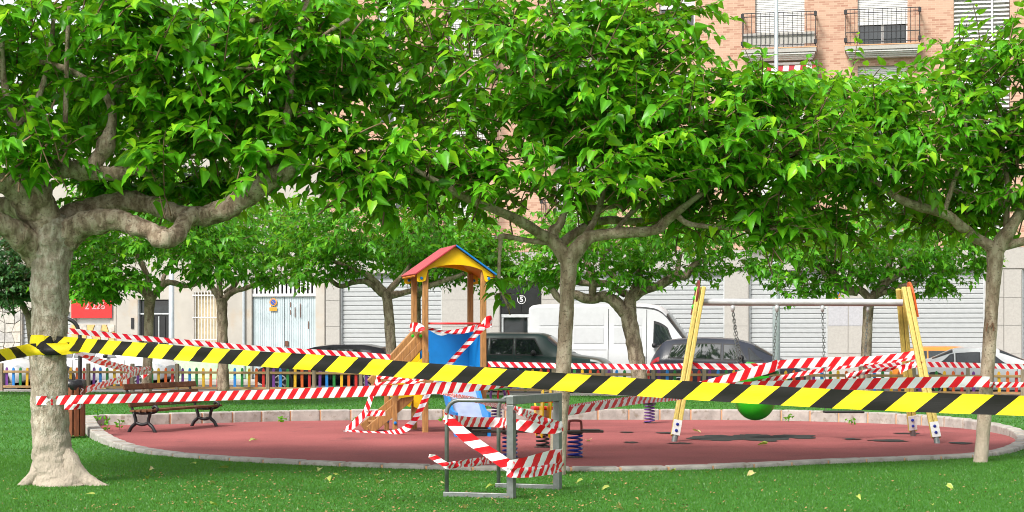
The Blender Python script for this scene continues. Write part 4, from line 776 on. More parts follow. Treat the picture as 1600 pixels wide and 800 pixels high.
car('parked_car', 'white saloon parked at the right behind the swing legs', 1668, 1425, VN, SEDAN(1.40), paintm('white_paint_car', (0.5, 0.51, 0.52)), (.8, 3.6), [(.95, 1.3, .3, 0), (1.4, 2.0, 0, 0), (2.1, 2.7, 0, -.4)], (2.55, 3.3), (.75, 1.3), seams=(1.35, 2.05, 3.0))
car('parked_car', 'orange car mostly hidden behind the white saloon', 1610, 1405, 7.3, HATCH(1.38), paintm('orange_paint', (0.55, 0.19, 0.03)), (.75, 3.4), [(.55, 1.0, .15, 0), (1.1, 1.8, 0, 0), (1.9, 2.6, 0, -.35)], (2.62, 3.25), (.13, .3), seams=(1.05, 1.85, 2.9))
car('parked_car', 'white hatchback facing right behind the litter bin', 262, 60, 6.4, HATCH(1.56), paintm('white_paint_car', (0.5, 0.51, 0.52)), (.75, 3.4), [(.55, 1.0, .15, 0), (1.1, 1.8, 0, 0), (1.9, 2.6, 0, -.35)], (2.62, 3.25), (.13, .3), seams=(1.05, 1.85, 2.9))
car('parked_car', 'white car nosing in at the left edge by the shutter', 45, -170, 2.2, HATCH(1.45), paintm('white_paint_car', (0.5, 0.51, 0.52)), (.75, 3.4), [(.55, 1.0, .15, 0), (1.1, 1.8, 0, 0), (1.9, 2.6, 0, -.35)], (2.62, 3.25), (.13, .3), seams=(1.05, 1.85, 2.9))
def van_extra(root, patch, L, Sx):
    for side in (-1, 1):
        for x in (2.55, 3.75): patch('door_seam', M['trim'], x - .01, x + .01, 2.2, 5.95, side, .004, 1, 8)
        patch('door_rail', M['trim'], .9, 2.5, 4.25, 4.42, side, .012, 2, 1)
        for (x0, x1) in ((.35, 1.25), (1.45, 2.4), (2.72, 3.6)):
            patch('pressed_panel', paintm('van_white', (0.47, 0.48, 0.49)), x0, x1, 5.12, 5.5, side, .012, 3, 3); patch('pressed_panel', paintm('van_white', (0.47, 0.48, 0.49)), x0, x1, 5.56, 5.86, side, .012, 3, 3)
        patch('rubbing_strip', M['trim'], 3.3, 3.72, 3.2, 3.6, side, .014, 2, 1)
    patch('gutter', M['trim'], 3.3, 4.9, 5.97, 6.03, -1, .01, 12, 1)
car('parked_van', 'white high roofed panel van parked across the street', 1112, 826, 6.6, VAN, paintm('van_white', (0.47, 0.48, 0.49)), (1.0, 4.8), [(3.98, 4.68, .02, -.3, 5.62)], (4.36, 4.95), extra=van_extra, smooth=1, cat='van')

# ------------------------------------------------------------------ poles and signs in the street
def pole(name, label, px_, py0, v, r0, r1, h, cat):
    u = U(px_, v); root = empty(name, SW(u, v, 0.02), label, cat); MB().tube([(0, 0, 0), (0, 0, h * .42), (0, 0, h * .425), (0, 0, h)], [r0, r0 * .95, r1, r1 * .8], 14).build('shaft', M['pole'], root, smooth=True, ang=40)
    MB().lathe([(r0 * 1.9, 0), (r0 * 1.9, .04), (r0 * 1.3, .05), (r0 * 1.15, .3), (r0, .32)], 16).build('base', M['pole'], root); return root
lp = pole('street_lamp', 'tall grey street lamp post behind the swing', 1213, 0, 1.0, .105, .06, 12.5, 'lamp post')
MB().beam((0, 0, 12.4), (0, 1.6, 12.7), .06, .06).build('lamp_arm', M['pole'], lp); MB().box((0, 1.9, 12.72), (.3, .7, .12)).build('lamp_head', M['pole'], lp, bev=.03)
lp = pole('street_lamp', 'grey street lamp post in front of the plastered house', 268, 0, 10.6, .1, .06, 9, 'lamp post')
MB().beam((0, 0, 8.9), (0, -1.6, 9.2), .06, .06).build('lamp_arm', M['pole'], lp); MB().box((0, -1.9, 9.22), (.3, .7, .12)).build('lamp_head', M['pole'], lp, bev=.03)
u = U(84, .8); ts = empty('traffic_sign', SW(u, .8, .02), 'back of a round grey traffic sign behind the old trunk', 'sign', rz=-A)
MB().tube([(0, 0, 0), (0, 0, 2.6)], .03, 10).build('sign_post', M['pole'], ts, smooth=True); MB().lathe([(0, 0), (.5, 0), (.5, .02), (0, .02)], 32, (0, -.05, 2.45), Matrix.Rotation(R(90), 3, 'X')).build('sign_disc', M['pole'], ts)

# ------------------------------------------------------------------ bench
p0 = G(222, 676.5); p1 = G(319, 667); ax = (p1 - p0); rz = math.atan2(ax.y, ax.x)
be = empty('park_bench', (p0 + p1) / 2, 'slatted brown park bench with black iron legs on the kerb edge', 'bench', rz=rz); bl = ax.length + .1
for x in (-ax.length / 2, ax.length / 2):                 # local +x along the bench, seat faces local -y
    fr = Matrix.Translation((x, 0, 0)) @ Matrix.Rotation(R(-90), 4, 'Z'); b = MB()   # profile x = towards the sitter's front
    def pb(pts, wd): q = crom([(0.0 + x, -a, c) for a, c in pts], 4); b.tube([Vector(t) for t in q], wd, 6)
    pb([(-.26, 0), (-.2, .1), (-.12, .18), (-.16, .34)], .032); pb([(.26, 0), (.2, .1), (.12, .18), (.16, .34)], .032); pb([(-.13, .17), (0, .14), (.13, .17)], .028)
    b.build('leg', M['iron'], be, smooth=True)
    b = MB(); pb([(-.16, .34), (0, .33), (.16, .34), (.26, .36), (.3, .41), (.25, .45), (.2, .42)], .026); pb([(-.16, .32), (-.2, .44), (-.25, .6), (-.32, .77), (-.34, .81)], .026)
    b.build('arm_frame', M['iron'], be, smooth=True)
for k in range(4): MB().box((0, -.24 + k * .115, 0.372 + (.012 if k == 0 else 0)), (bl + .2, .09, .035)).build('seat_slat', M['wood_bench'], be, bev=.006)
for a, c in ((-.185, .48), (-.235, .63), (-.285, .77)): MB().box((0, -a - .02, c), (bl + .2, .034, .095), Matrix.Rotation(R(-20), 3, 'X')).build('back_slat', M['wood_bench'], be, bev=.006)

# ------------------------------------------------------------------ litter bin and its arched post
c = G(112, 684); bi = empty('litter_bin', c, 'red brown slatted litter bin with black bag behind the old trunk', 'bin')
for k in range(12):
    a = 2 * math.pi * k / 12 + .1; MB().box((.2 * math.cos(a), .2 * math.sin(a), .42), (.085, .022, .78), Matrix.Rotation(a + R(90), 3, 'Z')).build('slat', M['wood_bin'], bi, bev=.004)
MB().lathe([(.17, .05), (.175, .8)], 20).build('liner', M['iron'], bi); b = MB(); b.lathe([(.16, .74), (.215, .78), (.225, .85), (.2, .92), (.15, .93), (.12, .88)], 24)
b.v = [(x * (1 + .06 * math.sin(9 * math.atan2(y, x))), y * (1 + .06 * math.sin(9 * math.atan2(y, x))), z + .012 * math.sin(7 * math.atan2(y, x))) for x, y, z in b.v]; b.build('bag', M['bag'], bi, smooth=True)
c2 = G(125, 678); hp = empty('arched_post', c2, 'black arched steel post beside the slatted litter bin', 'post')
s_ = c2.y / F; q = crom([(0, 0, 0), (0, 0, .9), (0, 0, 1.55), (-.02, 0, 1.72), (-.1, 0, 1.86), (-.24, 0, 1.92), (-.4, 0, 1.9)], 6); MB().tube([Vector(t) for t in q], .033, 12).build('arch_pipe', M['iron'], hp, smooth=True)
MB().lathe([(.09, 0), (.09, .015), (.04, .02)], 16).build('base_plate', M['iron'], hp)

# ------------------------------------------------------------------ steel barrier
A_, B_, C_, D_ = G(698, 776), G(799, 779), G(871, 765), G(779, 762); br = empty('steel_barrier', (A_ + B_ + C_ + D_) / 4, 'grey steel kick barrier wrapped in red white tape in the foreground', 'barrier'); bo = br.location.copy()
for p, q in ((A_, B_), (D_, C_)):
    t = (q - p).normalized(); pts = [p, p + Vector((0, 0, .8))] + [p + t * (.13 * (1 - math.cos(a))) + Vector((0, 0, .85 + .13 * math.sin(a))) for a in (0, .4, .8, 1.2, R(90))] + [q - t * .03 + Vector((0, 0, .98))]
    MB().tube(pts, .021, 12).build('bent_tube', M['steel'], br, smooth=True, org=bo); MB().beam(p + Vector((0, 0, .025)) - t * .03, q + Vector((0, 0, .025)), .06, .05).build('foot_rail', M['steel'], br, org=bo, bev=.004)
dbc = (C_ - B_).normalized()
for p in (B_, C_): MB().beam(p, p + Vector((0, 0, .94)), .075, .075, up=dbc).build('square_post', M['steel'], br, org=bo, bev=.005)
MB().beam(B_ + Vector((0, 0, .985)) - dbc * .04, C_ + Vector((0, 0, .985)) + dbc * .04, .078, .085).build('top_beam', M['steel'], br, org=bo, bev=.005)

# ------------------------------------------------------------------ play tower
TH = R(14); FL = G(664.5, 676.5); c = FL + Matrix.Rotation(TH, 3, 'Z') @ Vector((.5, .5, 0)); tw = empty('play_tower', c, 'wooden play tower with yellow gable roof, blue panels, stairs and slide', 'play tower', rz=TH)
for x in (-.5, .5):
    for y in (-.5, .5): MB().box((x, y, 1.36), (.095, .095, 2.72)).build('post', M['wood'], tw, bev=.012)
MB().box((0, 0, .93), (1.06, 1.06, .05)).build('platform', M['wood'], tw)
for y in (-.56, .56): MB().box((0, y, .88), (1.2, .025, .13)).build('platform_beam', M['wood'], tw, bev=.005)
for x in (-.56, .56): MB().box((x, 0, .74), (.025, 1.08, .12)).build('platform_beam', M['wood'], tw, bev=.005)
def gable(y):
    out = [(-.66, 2.66), (0, 3.12), (.66, 2.66)]; rr = [(.66, 2.66), (.69, 2.6), (.655, 2.53), (.59, 2.52), (.55, 2.58)]; arc = [(.5 - .1 * k, 2.62 + .2 * math.sin(math.pi * k / 10)) for k in range(0, 11)]; lf = [(-x, z) for x, z in rr[::-1]]
    return out + rr[1:] + arc[0:] + lf[:-1]
for y in (-.57, .57):
    g = MB(); poly = gable(y); top = [(x, 3.12 - abs(x) * .697) for x, z in [(-.66, 0)]]
    # gable plate as a strip between the roof line and the arch
    xs_ = np.linspace(-.655, .655, 29); up_ = [(x, 3.13 - abs(x) * .70) for x in xs_]; lo_ = []
    for x in xs_:
        a = abs(x); lo_.append((x, 2.83 - .0 * a - (1 - math.sqrt(max(0, 1 - (a / .6) ** 2))) * .24 if a < .5 else 2.53 + .03 * abs(a - .6) / .1))
    g.grid([[Vector((x, y - .012, z)) for x, z in up_], [Vector((x, y - .012, z)) for x, z in lo_]]); g.grid([[Vector((x, y + .012, z)) for x, z in lo_], [Vector((x, y + .012, z)) for x, z in up_]]); g.grid([[Vector((x, y + .012, z)) for x, z in lo_], [Vector((x, y - .012, z)) for x, z in lo_]])
    go = g.build('gable', M['yellow'], tw)
    for x in (-.58, .58): MB().lathe([(0, .02), (.02, .018), (.028, 0)], 10, (x, y - .012, 2.6), Matrix.Rotation(R(90), 3, 'X')).build('bolt', M['blue'], go)
for s_, m in ((-1, 'red_roof'), (1, 'blue')):
    b = MB(); b.beam((s_ * .0, 0, 3.155), (s_ * .70, 0, 3.155 - .70 * .7), 1.32, .025, up=(-s_ * .0, 0, 1)); b.build('roof_panel', M[m], tw, bev=.004)
b = MB(); b.beam((0, 0, 3.12), (-.7, 0, 3.12 - .7 * .7), 1.1, .02); b.beam((0, 0, 3.12), (.7, 0, 3.12 - .7 * .7), 1.1, .02); b.build('roof_lining', M['orange'], tw)
def wavy(x0, x1, z0, zf, n=24): return [(x0, z0), (x1, z0)] + [(x1 + (x0 - x1) * k / n, zf(1 - k / n)) for k in range(n + 1)]
MB().prism(wavy(-.5, .5, .98, lambda t: 1.70 + .07 * math.sin(t * 9.5 + .2) * (1 - .2 * t)), .02, Matrix.Translation((0, .44, 0))).build('back_panel', M['blue'], tw)
MB().prism(wavy(-.42, .42, .98, lambda t: 1.72 + .05 * math.cos(t * 6.3)), .02, Matrix.Translation((.47, 0, 0)) @ Matrix.Rotation(R(90), 4, 'Z')).build('side_panel', M['blue'], tw)
MB().tube([(-.5, -.5, 1.84), (.5, -.5, 1.84)], .018, 8).build('grab_rail', M['red'], tw, smooth=True)
for y in (-.36, .36):                                     # stairs to the left
    MB().beam((-.5, y, .80), (-1.42, y, .05), .04, .16).build('stringer', M['wood'], tw, bev=.006)
    for dz in (0, -.165): MB().beam((-.46, y - .02 * (1 if y < 0 else -1), 1.74 + dz), (-1.30, y - .02 * (1 if y < 0 else -1), .83 + dz), .04, .135).build('hand_board', M['wood'], tw, bev=.03)
    MB().box((-1.0, y - .05 * (1 if y < 0 else -1), .5), (.08, .05, 1.0)).build('stair_post', M['wood'], tw, bev=.01)
    MB().lathe([(0, .02), (.02, .015), (.028, 0)], 10, (-1.0, y - .08, .17), Matrix.Rotation(R(90), 3, 'X')).build('bolt', M['blue'], tw)
    MB().lathe([(0, .02), (.025, .015), (.03, 0)], 10, (-.56, y - .05, 1.63), Matrix.Rotation(R(90), 3, 'X')).build('bolt', M['green'], tw)
    MB().prism([(-.42, 1.36), (-.42, .74), (-.6, .40), (-.68, .44), (-.68, .62), (-.94, .58), (-.94, .9)], .02, Matrix.Translation((0, y + (-.045 if y < 0 else .045), 0))).build('yellow_guard', M['yellow'], tw)
for k in range(4): MB().box((-.62 - k * .21, 0, .68 - k * .17), (.17, .68, .035)).build('step', M['wood'], tw, bev=.005)
sp = [(-.52, .96), (-.7, .93), (-.95, .76), (-1.25, .52), (-1.5, .33), (-1.68, .25), (-1.95, .23)]; sq = crom([(a, c_, 0) for a, c_ in sp], 4)
MB().grid([[Vector((x, a[0], a[1])) for x in (-.25, .25)] for a in sq]).build('slide_bed', M['slide'], tw, smooth=True)
for x in (-.27, .27):
    up_ = [(a[0], a[1] + .17 - .0 * k) for k, a in enumerate(sq)]; lo_ = [(a[0], max(.0, a[1] - .1)) for a in sq]; lo_[-1] = (lo_[-1][0], 0.012); lo_[-2] = (lo_[-2][0], .012); lo_[-3] = (lo_[-3][0], .03)
    b = MB(); n_ = len(sq); vs = [Vector((x + o, a, z)) for o in (-.02, .02) for a, z in up_ + lo_]
    fs = []
    for i in range(n_ - 1): fs += [(i, i + 1, n_ + i + 1, n_ + i), (2 * n_ + i + 1, 2 * n_ + i, 3 * n_ + i, 3 * n_ + i + 1), (i + 1, i, 2 * n_ + i, 2 * n_ + i + 1), (n_ + i, n_ + i + 1, 3 * n_ + i + 1, 3 * n_ + i)]
    fs += [(0, n_, 3 * n_, 2 * n_), (n_ - 1, 3 * n_ - 1, 4 * n_ - 1, 2 * n_ - 1)]
    b.add(vs, fs); b.build('slide_side', M['blue'], tw)
MB().tube([(-.26, -1.95, .235), (.26, -1.95, .235)], .02, 10).build('slide_lip', M['white'], tw, smooth=True)
MB().box((.05, -1.72, .1), (.36, .3, .18)).build('slide_end_block', M['stain'], tw)  # dark block below the slide end, in the worn patches' near-black

# ------------------------------------------------------------------ swing
sw = empty('swing_set', P(1253, 687, 27.1), 'yellow wooden swing frame with steel beam on the red rubber', 'swing'); sw.location.z = 0; so_ = sw.location.copy()
tl, tr = P(1097, 472, 27.25), P(1408, 473, 27.1)
MB().tube([tl - Vector((.02, 0, 0)), tr + Vector((.02, 0, 0))], .056, 16).build('beam', M['chrome'], sw, smooth=True, org=so_, ang=40)
legs = [(G(1053, 691), tl + Vector((-.02, -.1, .24))), (Vector((2.69, 28.5, 0)), tl + Vector((.0, .12, .22))), (G(1465, 694), tr + Vector((.05, -.1, .24))), (G(1427, 682.5), tr + Vector((.02, .14, .22)))]
for p, q in legs:
    t = (q - p).normalized(); ft = p + t * .1
    for o in (-.037, .037): MB().beam(ft + Vector((o, 0, 0)), q + Vector((o, 0, 0)), .068, .07, up=(0, -1, 0)).build('leg_timber', M['wood_swing'], sw, org=so_, bev=.014)
    MB().tube([p - Vector((0, 0, .02)), p + t * .22], .045, 12).build('steel_foot', M['steel'], sw, org=so_, smooth=True, ang=40)
    sh_ = MB().beam(ft + t * .02 + Vector((0, -.045, 0)), ft + t * .26 + Vector((0, -.045, 0)), .13, .012, up=(0, -1, 0)).build('foot_plate', M['white'], sw, org=so_)
    for k in (.09, .19): MB().lathe([(0, .02), (.02, .016), (.026, 0)], 10, ft + t * k + Vector((0, -.052, 0)), Matrix.Rotation(R(90), 3, 'X')).build('bolt', M['navy'], sh_, org=so_)
def cap_board(c_, mat, lean):
    n_ = 12; poly = [(-.2, -.28), (.2, -.28)] + [(.2 * math.cos(math.pi * k / n_), .02 + .26 * math.sin(math.pi * k / n_)) for k in range(n_ + 1)]
    fr = Matrix.Translation(c_) @ Matrix.Rotation(lean, 4, 'Y') @ Matrix.Rotation(R(90), 4, 'Z'); return MB().prism(poly, .03, fr).build('end_board', mat, sw, org=so_)
cap_board(tl + Vector((-.1, 0, .07)), M['darkred'], R(10)); cap_board(tr + Vector((.17, 0, .05)), plain('orange_red_board', (.6, .09, .01), .45), R(-10))
for k in range(3): MB().lathe([(0, .05), (.035, .035), (.045, 0)], 10, tl + Vector((-.13 - .02 * k * -1 - .03 * (2 - k) * 0, -.08, -.08 + .14 * k)), Matrix.Rotation(R(-90), 3, 'Y')).build('green_cap', M['green'], sw, org=so_)
def chain(p, q):
    n_ = max(6, int((p - q).length / .05)); b = MB(); t = (q - p) / n_; tn = t.normalized(); sx_ = tn.cross(Vector((0, 1, 0))).normalized(); sy_ = tn.cross(sx_)
    for k in range(n_):
        c_ = p + t * (k + .5); w_ = sx_ if k % 2 else sy_; h_ = t * .62
        ring_ = [c_ - h_ + w_ * .01, c_ - h_ * .6 + w_ * .016, c_ + h_ * .6 + w_ * .016, c_ + h_ + w_ * .01, c_ + h_ - w_ * .01, c_ + h_ * .6 - w_ * .016, c_ - h_ * .6 - w_ * .016, c_ - h_ - w_ * .01]
        for i in range(8): b.tube([ring_[i], ring_[(i + 1) % 8]], .0055, 3, cap=False)
    o = b.build('chain', M['steel'], sw, org=so_); o['kind'] = 'stuff'
def clevis(p): MB().lathe([(.0, .05), (.03, .045), (.035, 0), (.02, -.05), (0, -.06)], 10, p).build('hanger', M['chrome'], sw, org=so_, smooth=True)
dz = 27.15
for px_, ex, ey in ((1145, 1154, 590), (1214, 1207, 582), (1285, 1290, 640), (1356, 1347, 640)):
    t_ = P(px_, 484, dz); clevis(t_ + Vector((0, 0, .02))); chain(t_, P(ex, ey, dz + .05))
    if px_ == 1145: chain(t_, P(1160, 577, dz + .1))
b = MB(); a_, c_ = P(1287, 642, dz), P(1349, 645, dz); b.box((a_ + c_) / 2, ((c_ - a_).length, .2, .035)); b.build('flat_seat', M['black'], sw, org=so_, bev=.012)
# toddler bucket: a round green shell, open at the top front, with a high back
cc = P(1180, 622, dz + .05); rr_ = .325; b = MB(); rows = []
for i in range(15):
    ph = -math.pi / 2 + i / 14 * R(150); rows.append([])
    for k in range(25):
        a = 2 * math.pi * k / 24; lim = R(38) * (.5 + .5 * math.sin(a)) - R(6); p_ = min(ph, lim); z_ = math.sin(p_) * rr_ * 1.08; r_ = math.cos(p_) * rr_; rows[-1].append(cc + Vector((r_ * math.cos(a), r_ * math.sin(a) * .95, z_)))
b.grid(rows); o = b.build('bucket_shell', M['green'], sw, smooth=True, org=so_); m_ = o.modifiers.new('solid', 'SOLIDIFY'); m_.thickness = .025; m_.offset = -1
MB().tube([cc + Vector((-.1, .05, .38)), cc + Vector((.22, .02, .4))], .05, 10).build('bucket_bar', M['dgreen'], sw, smooth=True, org=so_)
MB().prism([(-.25, .0), (.25, .0), (.24, .34), (.1, .52), (-.1, .55), (-.22, .46)], .04, Matrix.Translation(cc + Vector((0, .18, .02)))).build('bucket_back', M['green'], sw, org=so_, bev=.012)
MB().tube([cc + Vector((.2, .0, .40)), cc + Vector((.33, 0, .42))], .04, 10).build('bucket_joint', M['dgreen'], sw, smooth=True, org=so_)

# ------------------------------------------------------------------ spring toys
def helix(r, h, turns, wire, z0=0.0):
    n_ = int(turns * 16); return MB().tube([(r * math.cos(2 * math.pi * k / 16), r * math.sin(2 * math.pi * k / 16), z0 + h * k / n_) for k in range(n_ + 1)], wire, 6)
g0 = G(899, 717); ss = empty('spring_seesaw', G(846, 716), 'dark board seesaw on two navy coil springs behind the barrier', 'seesaw'); so2 = ss.location
xl, xr = -.42, (899 - 846) / F * g0.y
for x in (xl, xr):
    s0 = helix(.092, .31, 5.5, .014, .02); s0.v = [(a + x, c_, z) for a, c_, z in s0.v]; s0.build('coil_spring', M['navy'], ss, smooth=True); MB().lathe([(.11, 0), (.11, .015), (0, .016)], 20, (x, 0, .005)).build('spring_base', M['iron'], ss); MB().lathe([(.0, .0), (.1, 0), (.1, .02), (0, .02)], 20, (x, 0, .325)).build('spring_cap', M['iron'], ss)
    b = MB(); b.tube([Vector(t) for t in crom([(x - .085, 0, .37), (x - .08, 0, .47), (x - .06, 0, .5), (x + .06, 0, .5), (x + .08, 0, .47), (x + .085, 0, .37)], 4)], .016, 8); b.build('handle', M['darkred'], ss, smooth=True)
MB().box(((xl + xr) / 2, 0, .36), (1.62, .2, .03)).build('board', M['board'], ss, bev=.008)
for x, r_ in ((xl - .38, 0), (xr + .2, 0)): MB().box((x, 0, .379), (.26, .22, .012)).build('seat_pad', M['board'], ss, bev=.004)
def rider(label, px_, py_, rz_, spring, kind):
    g_ = G(px_, py_); r_ = empty('spring_rider', g_, label, 'spring rider', rz=rz_)
    helix(.09, .34, 6, .013, .02).build('coil_spring', M[spring], r_, smooth=True); MB().lathe([(.13, 0), (.13, .015), (0, .016)], 20, (0, 0, .005)).build('spring_base', M['iron'], r_)
    return r_
r1 = rider('yellow and red spring rider toy behind the steel barrier', 848, 700, R(8), 'black', 0)
for x in (-.055, .055):
    MB().prism([(-.38, .38), (-.3, .2), (-.22, .16), (-.1, .36), (.1, .36), (.2, .18), (.27, .16), (.38, .5), (.46, .72), (.4, .86), (.28, .84), (.2, .62), (-.25, .58), (-.42, .66)], .022, Matrix.Translation((x, 0, 0)) @ Matrix.Rotation(R(-90), 4, 'Z')).build('side_board', M['yellow'], r1, bev=.005)
MB().box((0, .05, .58), (.3, .3, .05)).build('seat', M['red'], r1, bev=.015); MB().tube([(-.2, -.18, .68), (.2, -.18, .68)], .017, 8).build('hand_bar', M['red'], r1); MB().tube([(-.2, -.1, .3), (.2, -.1, .3)], .017, 8).build('foot_bar', M['red'], r1); MB().box((0, 0, .37), (.2, .2, .03)).build('mount', M['iron'], r1)
r2 = rider('spring rider with purple coil spring behind the swing leg', 1015, 662, R(70), 'purple', 1)
MB().prism([(-.45, .42), (-.35, .38), (.35, .38), (.5, .44), (.55, .6), (.46, .7), (.36, .56), (-.28, .54), (-.5, .62)], .05, None).build('side_board', M['purple'], r2, bev=.01)
MB().box((-.05, 0, .56), (.34, .26, .04)).build('seat', M['purple'], r2, bev=.012); MB().tube([(.35, -.18, .6), (.35, .18, .6)], .016, 8).build('hand_bar', M['iron'], r2); MB().box((0, 0, .37), (.2, .2, .03)).build('mount', M['iron'], r2)
r3 = rider('spring rider with pink purple rings beside the slide', 776, 666, R(0), 'purple', 2)
MB().box((0, 0, .38), (.3, .26, .03)).build('seat', M['purple'], r3, bev=.01)
b = MB(); b.tube([Vector((.02 + .13 * math.cos(a), 0, .56 + .15 * math.sin(a))) for a in np.linspace(0, 2 * math.pi, 20)], .022, 8); b.build('ring_frame', M['purple'], r3, smooth=True)
MB().tube([(-.16, -.02, .66), (.24, -.02, .67)], .016, 8).build('hand_bar', M['green'], r3); b = MB(); b.tube([Vector((.12 + .1 * math.cos(a), .03, .55 + .17 * math.sin(a))) for a in np.linspace(0, 2 * math.pi, 20)], .018, 8); b.build('ring_frame', M['red'], r3, smooth=True)
MB().tube([(-.14, -.02, .46), (.2, -.02, .47)], .014, 8).build('foot_bar', M['green'], r3)

# ------------------------------------------------------------------ barrier tapes
def tape(label, pts, w, mat, k=1.4, rip=.012, twist=None, seed=0, per=10, name='barrier_tape', lvl=None):
    """pts: (px, py, distance[, width factor[, twist degrees]])"""
    q = crom([(*P(*p[:3]), p[3] if len(p) > 3 else 1, p[4] if len(p) > 4 else 0) for p in pts], per); n_ = len(q); vs = []; uvs = []; u_ = 0
    for i, a in enumerate(q):
        c_ = Vector(a[:3]); t = (Vector(q[min(i + 1, n_ - 1)][:3]) - Vector(q[max(i - 1, 0)][:3])).normalized(); upv = Vector((0, 0, 1)); upv = upv - t * upv.dot(t)
        if upv.length < .25: upv = Vector((1, 0, 0)) - t * t.x
        upv.normalize(); nn = t.cross(upv); upv = Matrix.Rotation(R(a[4]), 3, t) @ upv; nn = t.cross(upv); ww = w * a[3]
        if i: u_ += (c_ - Vector(q[i - 1][:3])).length / (w * k)
        for j in range(5):
            f = j / 4 - .5; r_ = 1.5 * rip * noise.noise(Vector((u_ * .9 + seed * 7, f * 2.2, seed))) + rip * .8 * noise.noise(Vector((u_ * 3.1, f * 3.5, seed + 5)))
            vs.append(c_ + upv * f * ww * (1 - 0.06 * abs(noise.noise(Vector((u_ * .7, seed, 1))))) + nn * r_); uvs.append((u_, j / 4))
    me = bpy.data.meshes.new(name); fs = [(i * 5 + j, i * 5 + j + 1, (i + 1) * 5 + j + 1, (i + 1) * 5 + j) for i in range(n_ - 1) for j in range(4)]
    me.from_pydata(vs, [], fs); ul = me.uv_layers.new(name='UVMap')
    for lp_ in me.loops: ul.data[lp_.index].uv = uvs[lp_.vertex_index]
    me.polygons.foreach_set('use_smooth', [True] * len(fs)); me.materials.append(M[mat]); o = bpy.data.objects.new(name, me); COL.objects.link(o); tag(o, label, 'tape', 'barrier tapes'); return o
def wrap(cx_, cy_, d, r, py, tilt, a0, a1, n_=14):      # points round a trunk
    out = []; c_ = P(cx_, py, d)
    for k in range(n_):
        a = R(a0 + (a1 - a0) * k / (n_ - 1)); x, y = c_.x + r * math.sin(a), c_.y - r * math.cos(a); z = c_.z + tilt * k / (n_ - 1); out.append((CX + x / y * F, HY - (z - CH) / y * F, y))
    return out
yk = 2.75
tape('wide yellow and black tape stretched across the whole foreground', wrap(77, 0, 19, .205, 534, .0, -100, -10, 7) + wrap(77, 0, 19, .207, 535.5, -.005, 0, 35, 4) + [(115, 538, 18.72), (160, 542, 18.3), (260, 550, 17.6), (400, 560.5, 16.8), (520, 568.5, 16.2), (700, 583, 15.4), (900, 598.5, 14.7), (1100, 611.5, 14.1), (1300, 623, 13.6), (1450, 629, 13.25), (1600, 634, 12.95), (1760, 638, 12.65)], .153, 'yb', yk, .007, per=8)
tape('slack yellow and black tape leaving the old trunk to the left', [(130, 541, 18.78), (100, 545, 18.77), (75, 546, 18.78), (52, 546, 18.8), (30, 550, 18.6), (0, 556, 18.2), (-60, 572, 17.6)], .13, 'yb', 3.2, .02, seed=3)
st_ = empty('tape_post', Vector((P(1762, 638, 12.65).x, 12.7, 0)), 'wooden stake holding the yellow black tape at the right', 'post'); MB().box((0, 0, .7), (.07, .07, 1.4)).build('stake', M['wood_post'], st_, bev=.006)
dT = 19
tape('red white tape from the old trunk to the slender tree at bench height', wrap(77, 0, 19, .2, 625, 0, -30, 40, 5) + [(112, 624.5, 18.85), (200, 622.5, 18.9), (340, 618.5, 19, 1.05), (480, 614.5, 19.1, 1.15), (620, 609.5, 19.3, 1.25), (720, 604.5, 19.6, 1.3), (780, 601.5, 19.8, .9, 25), (830, 604, 20, .45, 70), (880, 609, 20.15, .55, 40)], .1, 'rw', 1.3, .008, per=12)
tape('short end of red white tape hanging on the old trunk', [(100, 636, 18.8), (112, 636, 18.82), (126, 634, 18.9), (128, 628, 19)], .06, 'rw', 1.6, .01, seed=9)
tape('broad red white tape from the slender tree to the slim pale tree', [(882, 610, 20.1, .4, 50), (940, 612, 20.3, .4, 60), (1050, 611, 20.7, .8, 20), (1140, 606, 21, .95), (1250, 602.5, 21.4), (1380, 599, 21.8), (1480, 597, 22), (1530, 596.5, 22.1), (1546, 597, 22.1)], .14, 'rw', 1.65, .008, per=12)
tape('crumpled red white tape running off right from the slim pale tree', wrap(1542, 0, 22.3, .1, 601, 0, -60, 60, 5) + [(1560, 601.5, 22.2), (1600, 601, 22.3), (1680, 600, 22.4)], .07, 'rw', 1.7, .02, seed=4)
tape('thin red white tape from the arched post towards the play tower', [(100, 516, 27.6), (180, 524.5, 27.9), (300, 535.5, 28.3), (420, 545.5, 28.6), (520, 551.5, 28.8), (575, 555, 28.9), (610, 558, 28.8)], .088, 'rwb', 1.9, .006, seed=2, per=14)
tape('red white tape from the play tower to the left swing leg', [(762, 569, 29.3), (800, 570, 29.1), (900, 572, 28.6), (1000, 573, 27.9), (1060, 572.5, 27.2), (1085, 570, 26.9)], .092, 'rwb', 1.8, .006, seed=5, per=14)
tape('red white tape from the left swing leg past the chains', [(1072, 571, 26.9), (1140, 573, 27), (1200, 571.5, 27.1), (1216, 569, 27.05)], .095, 'rwb', 2, .01, seed=6)
tape('red white tape slanting up over the green bucket seat', [(1062, 607, 26.8, .6), (1100, 601, 26.85), (1150, 589, 26.85, 1.2), (1200, 575.5, 26.9, 1.3), (1216, 569, 26.95, 1.2)], .13, 'rw', 1.8, .012, seed=7)
tape('broad red white tape from the chain to the right swing leg', [(1208, 570, 26.95, 1), (1260, 567, 26.95, 1.2), (1330, 564, 26.9, 1.1), (1380, 560, 26.8, .8), (1440, 551, 26.6, .8)], .125, 'rw', 1.7, .012, seed=8)
tape('narrow red white tape sloping up to the right swing leg', [(1150, 604, 27.3, .6), (1200, 594, 27.3), (1270, 581, 27.25), (1344, 569, 27.15), (1420, 560, 27.05), (1440, 552, 26.95)], .072, 'rw', 2, .015, seed=10)
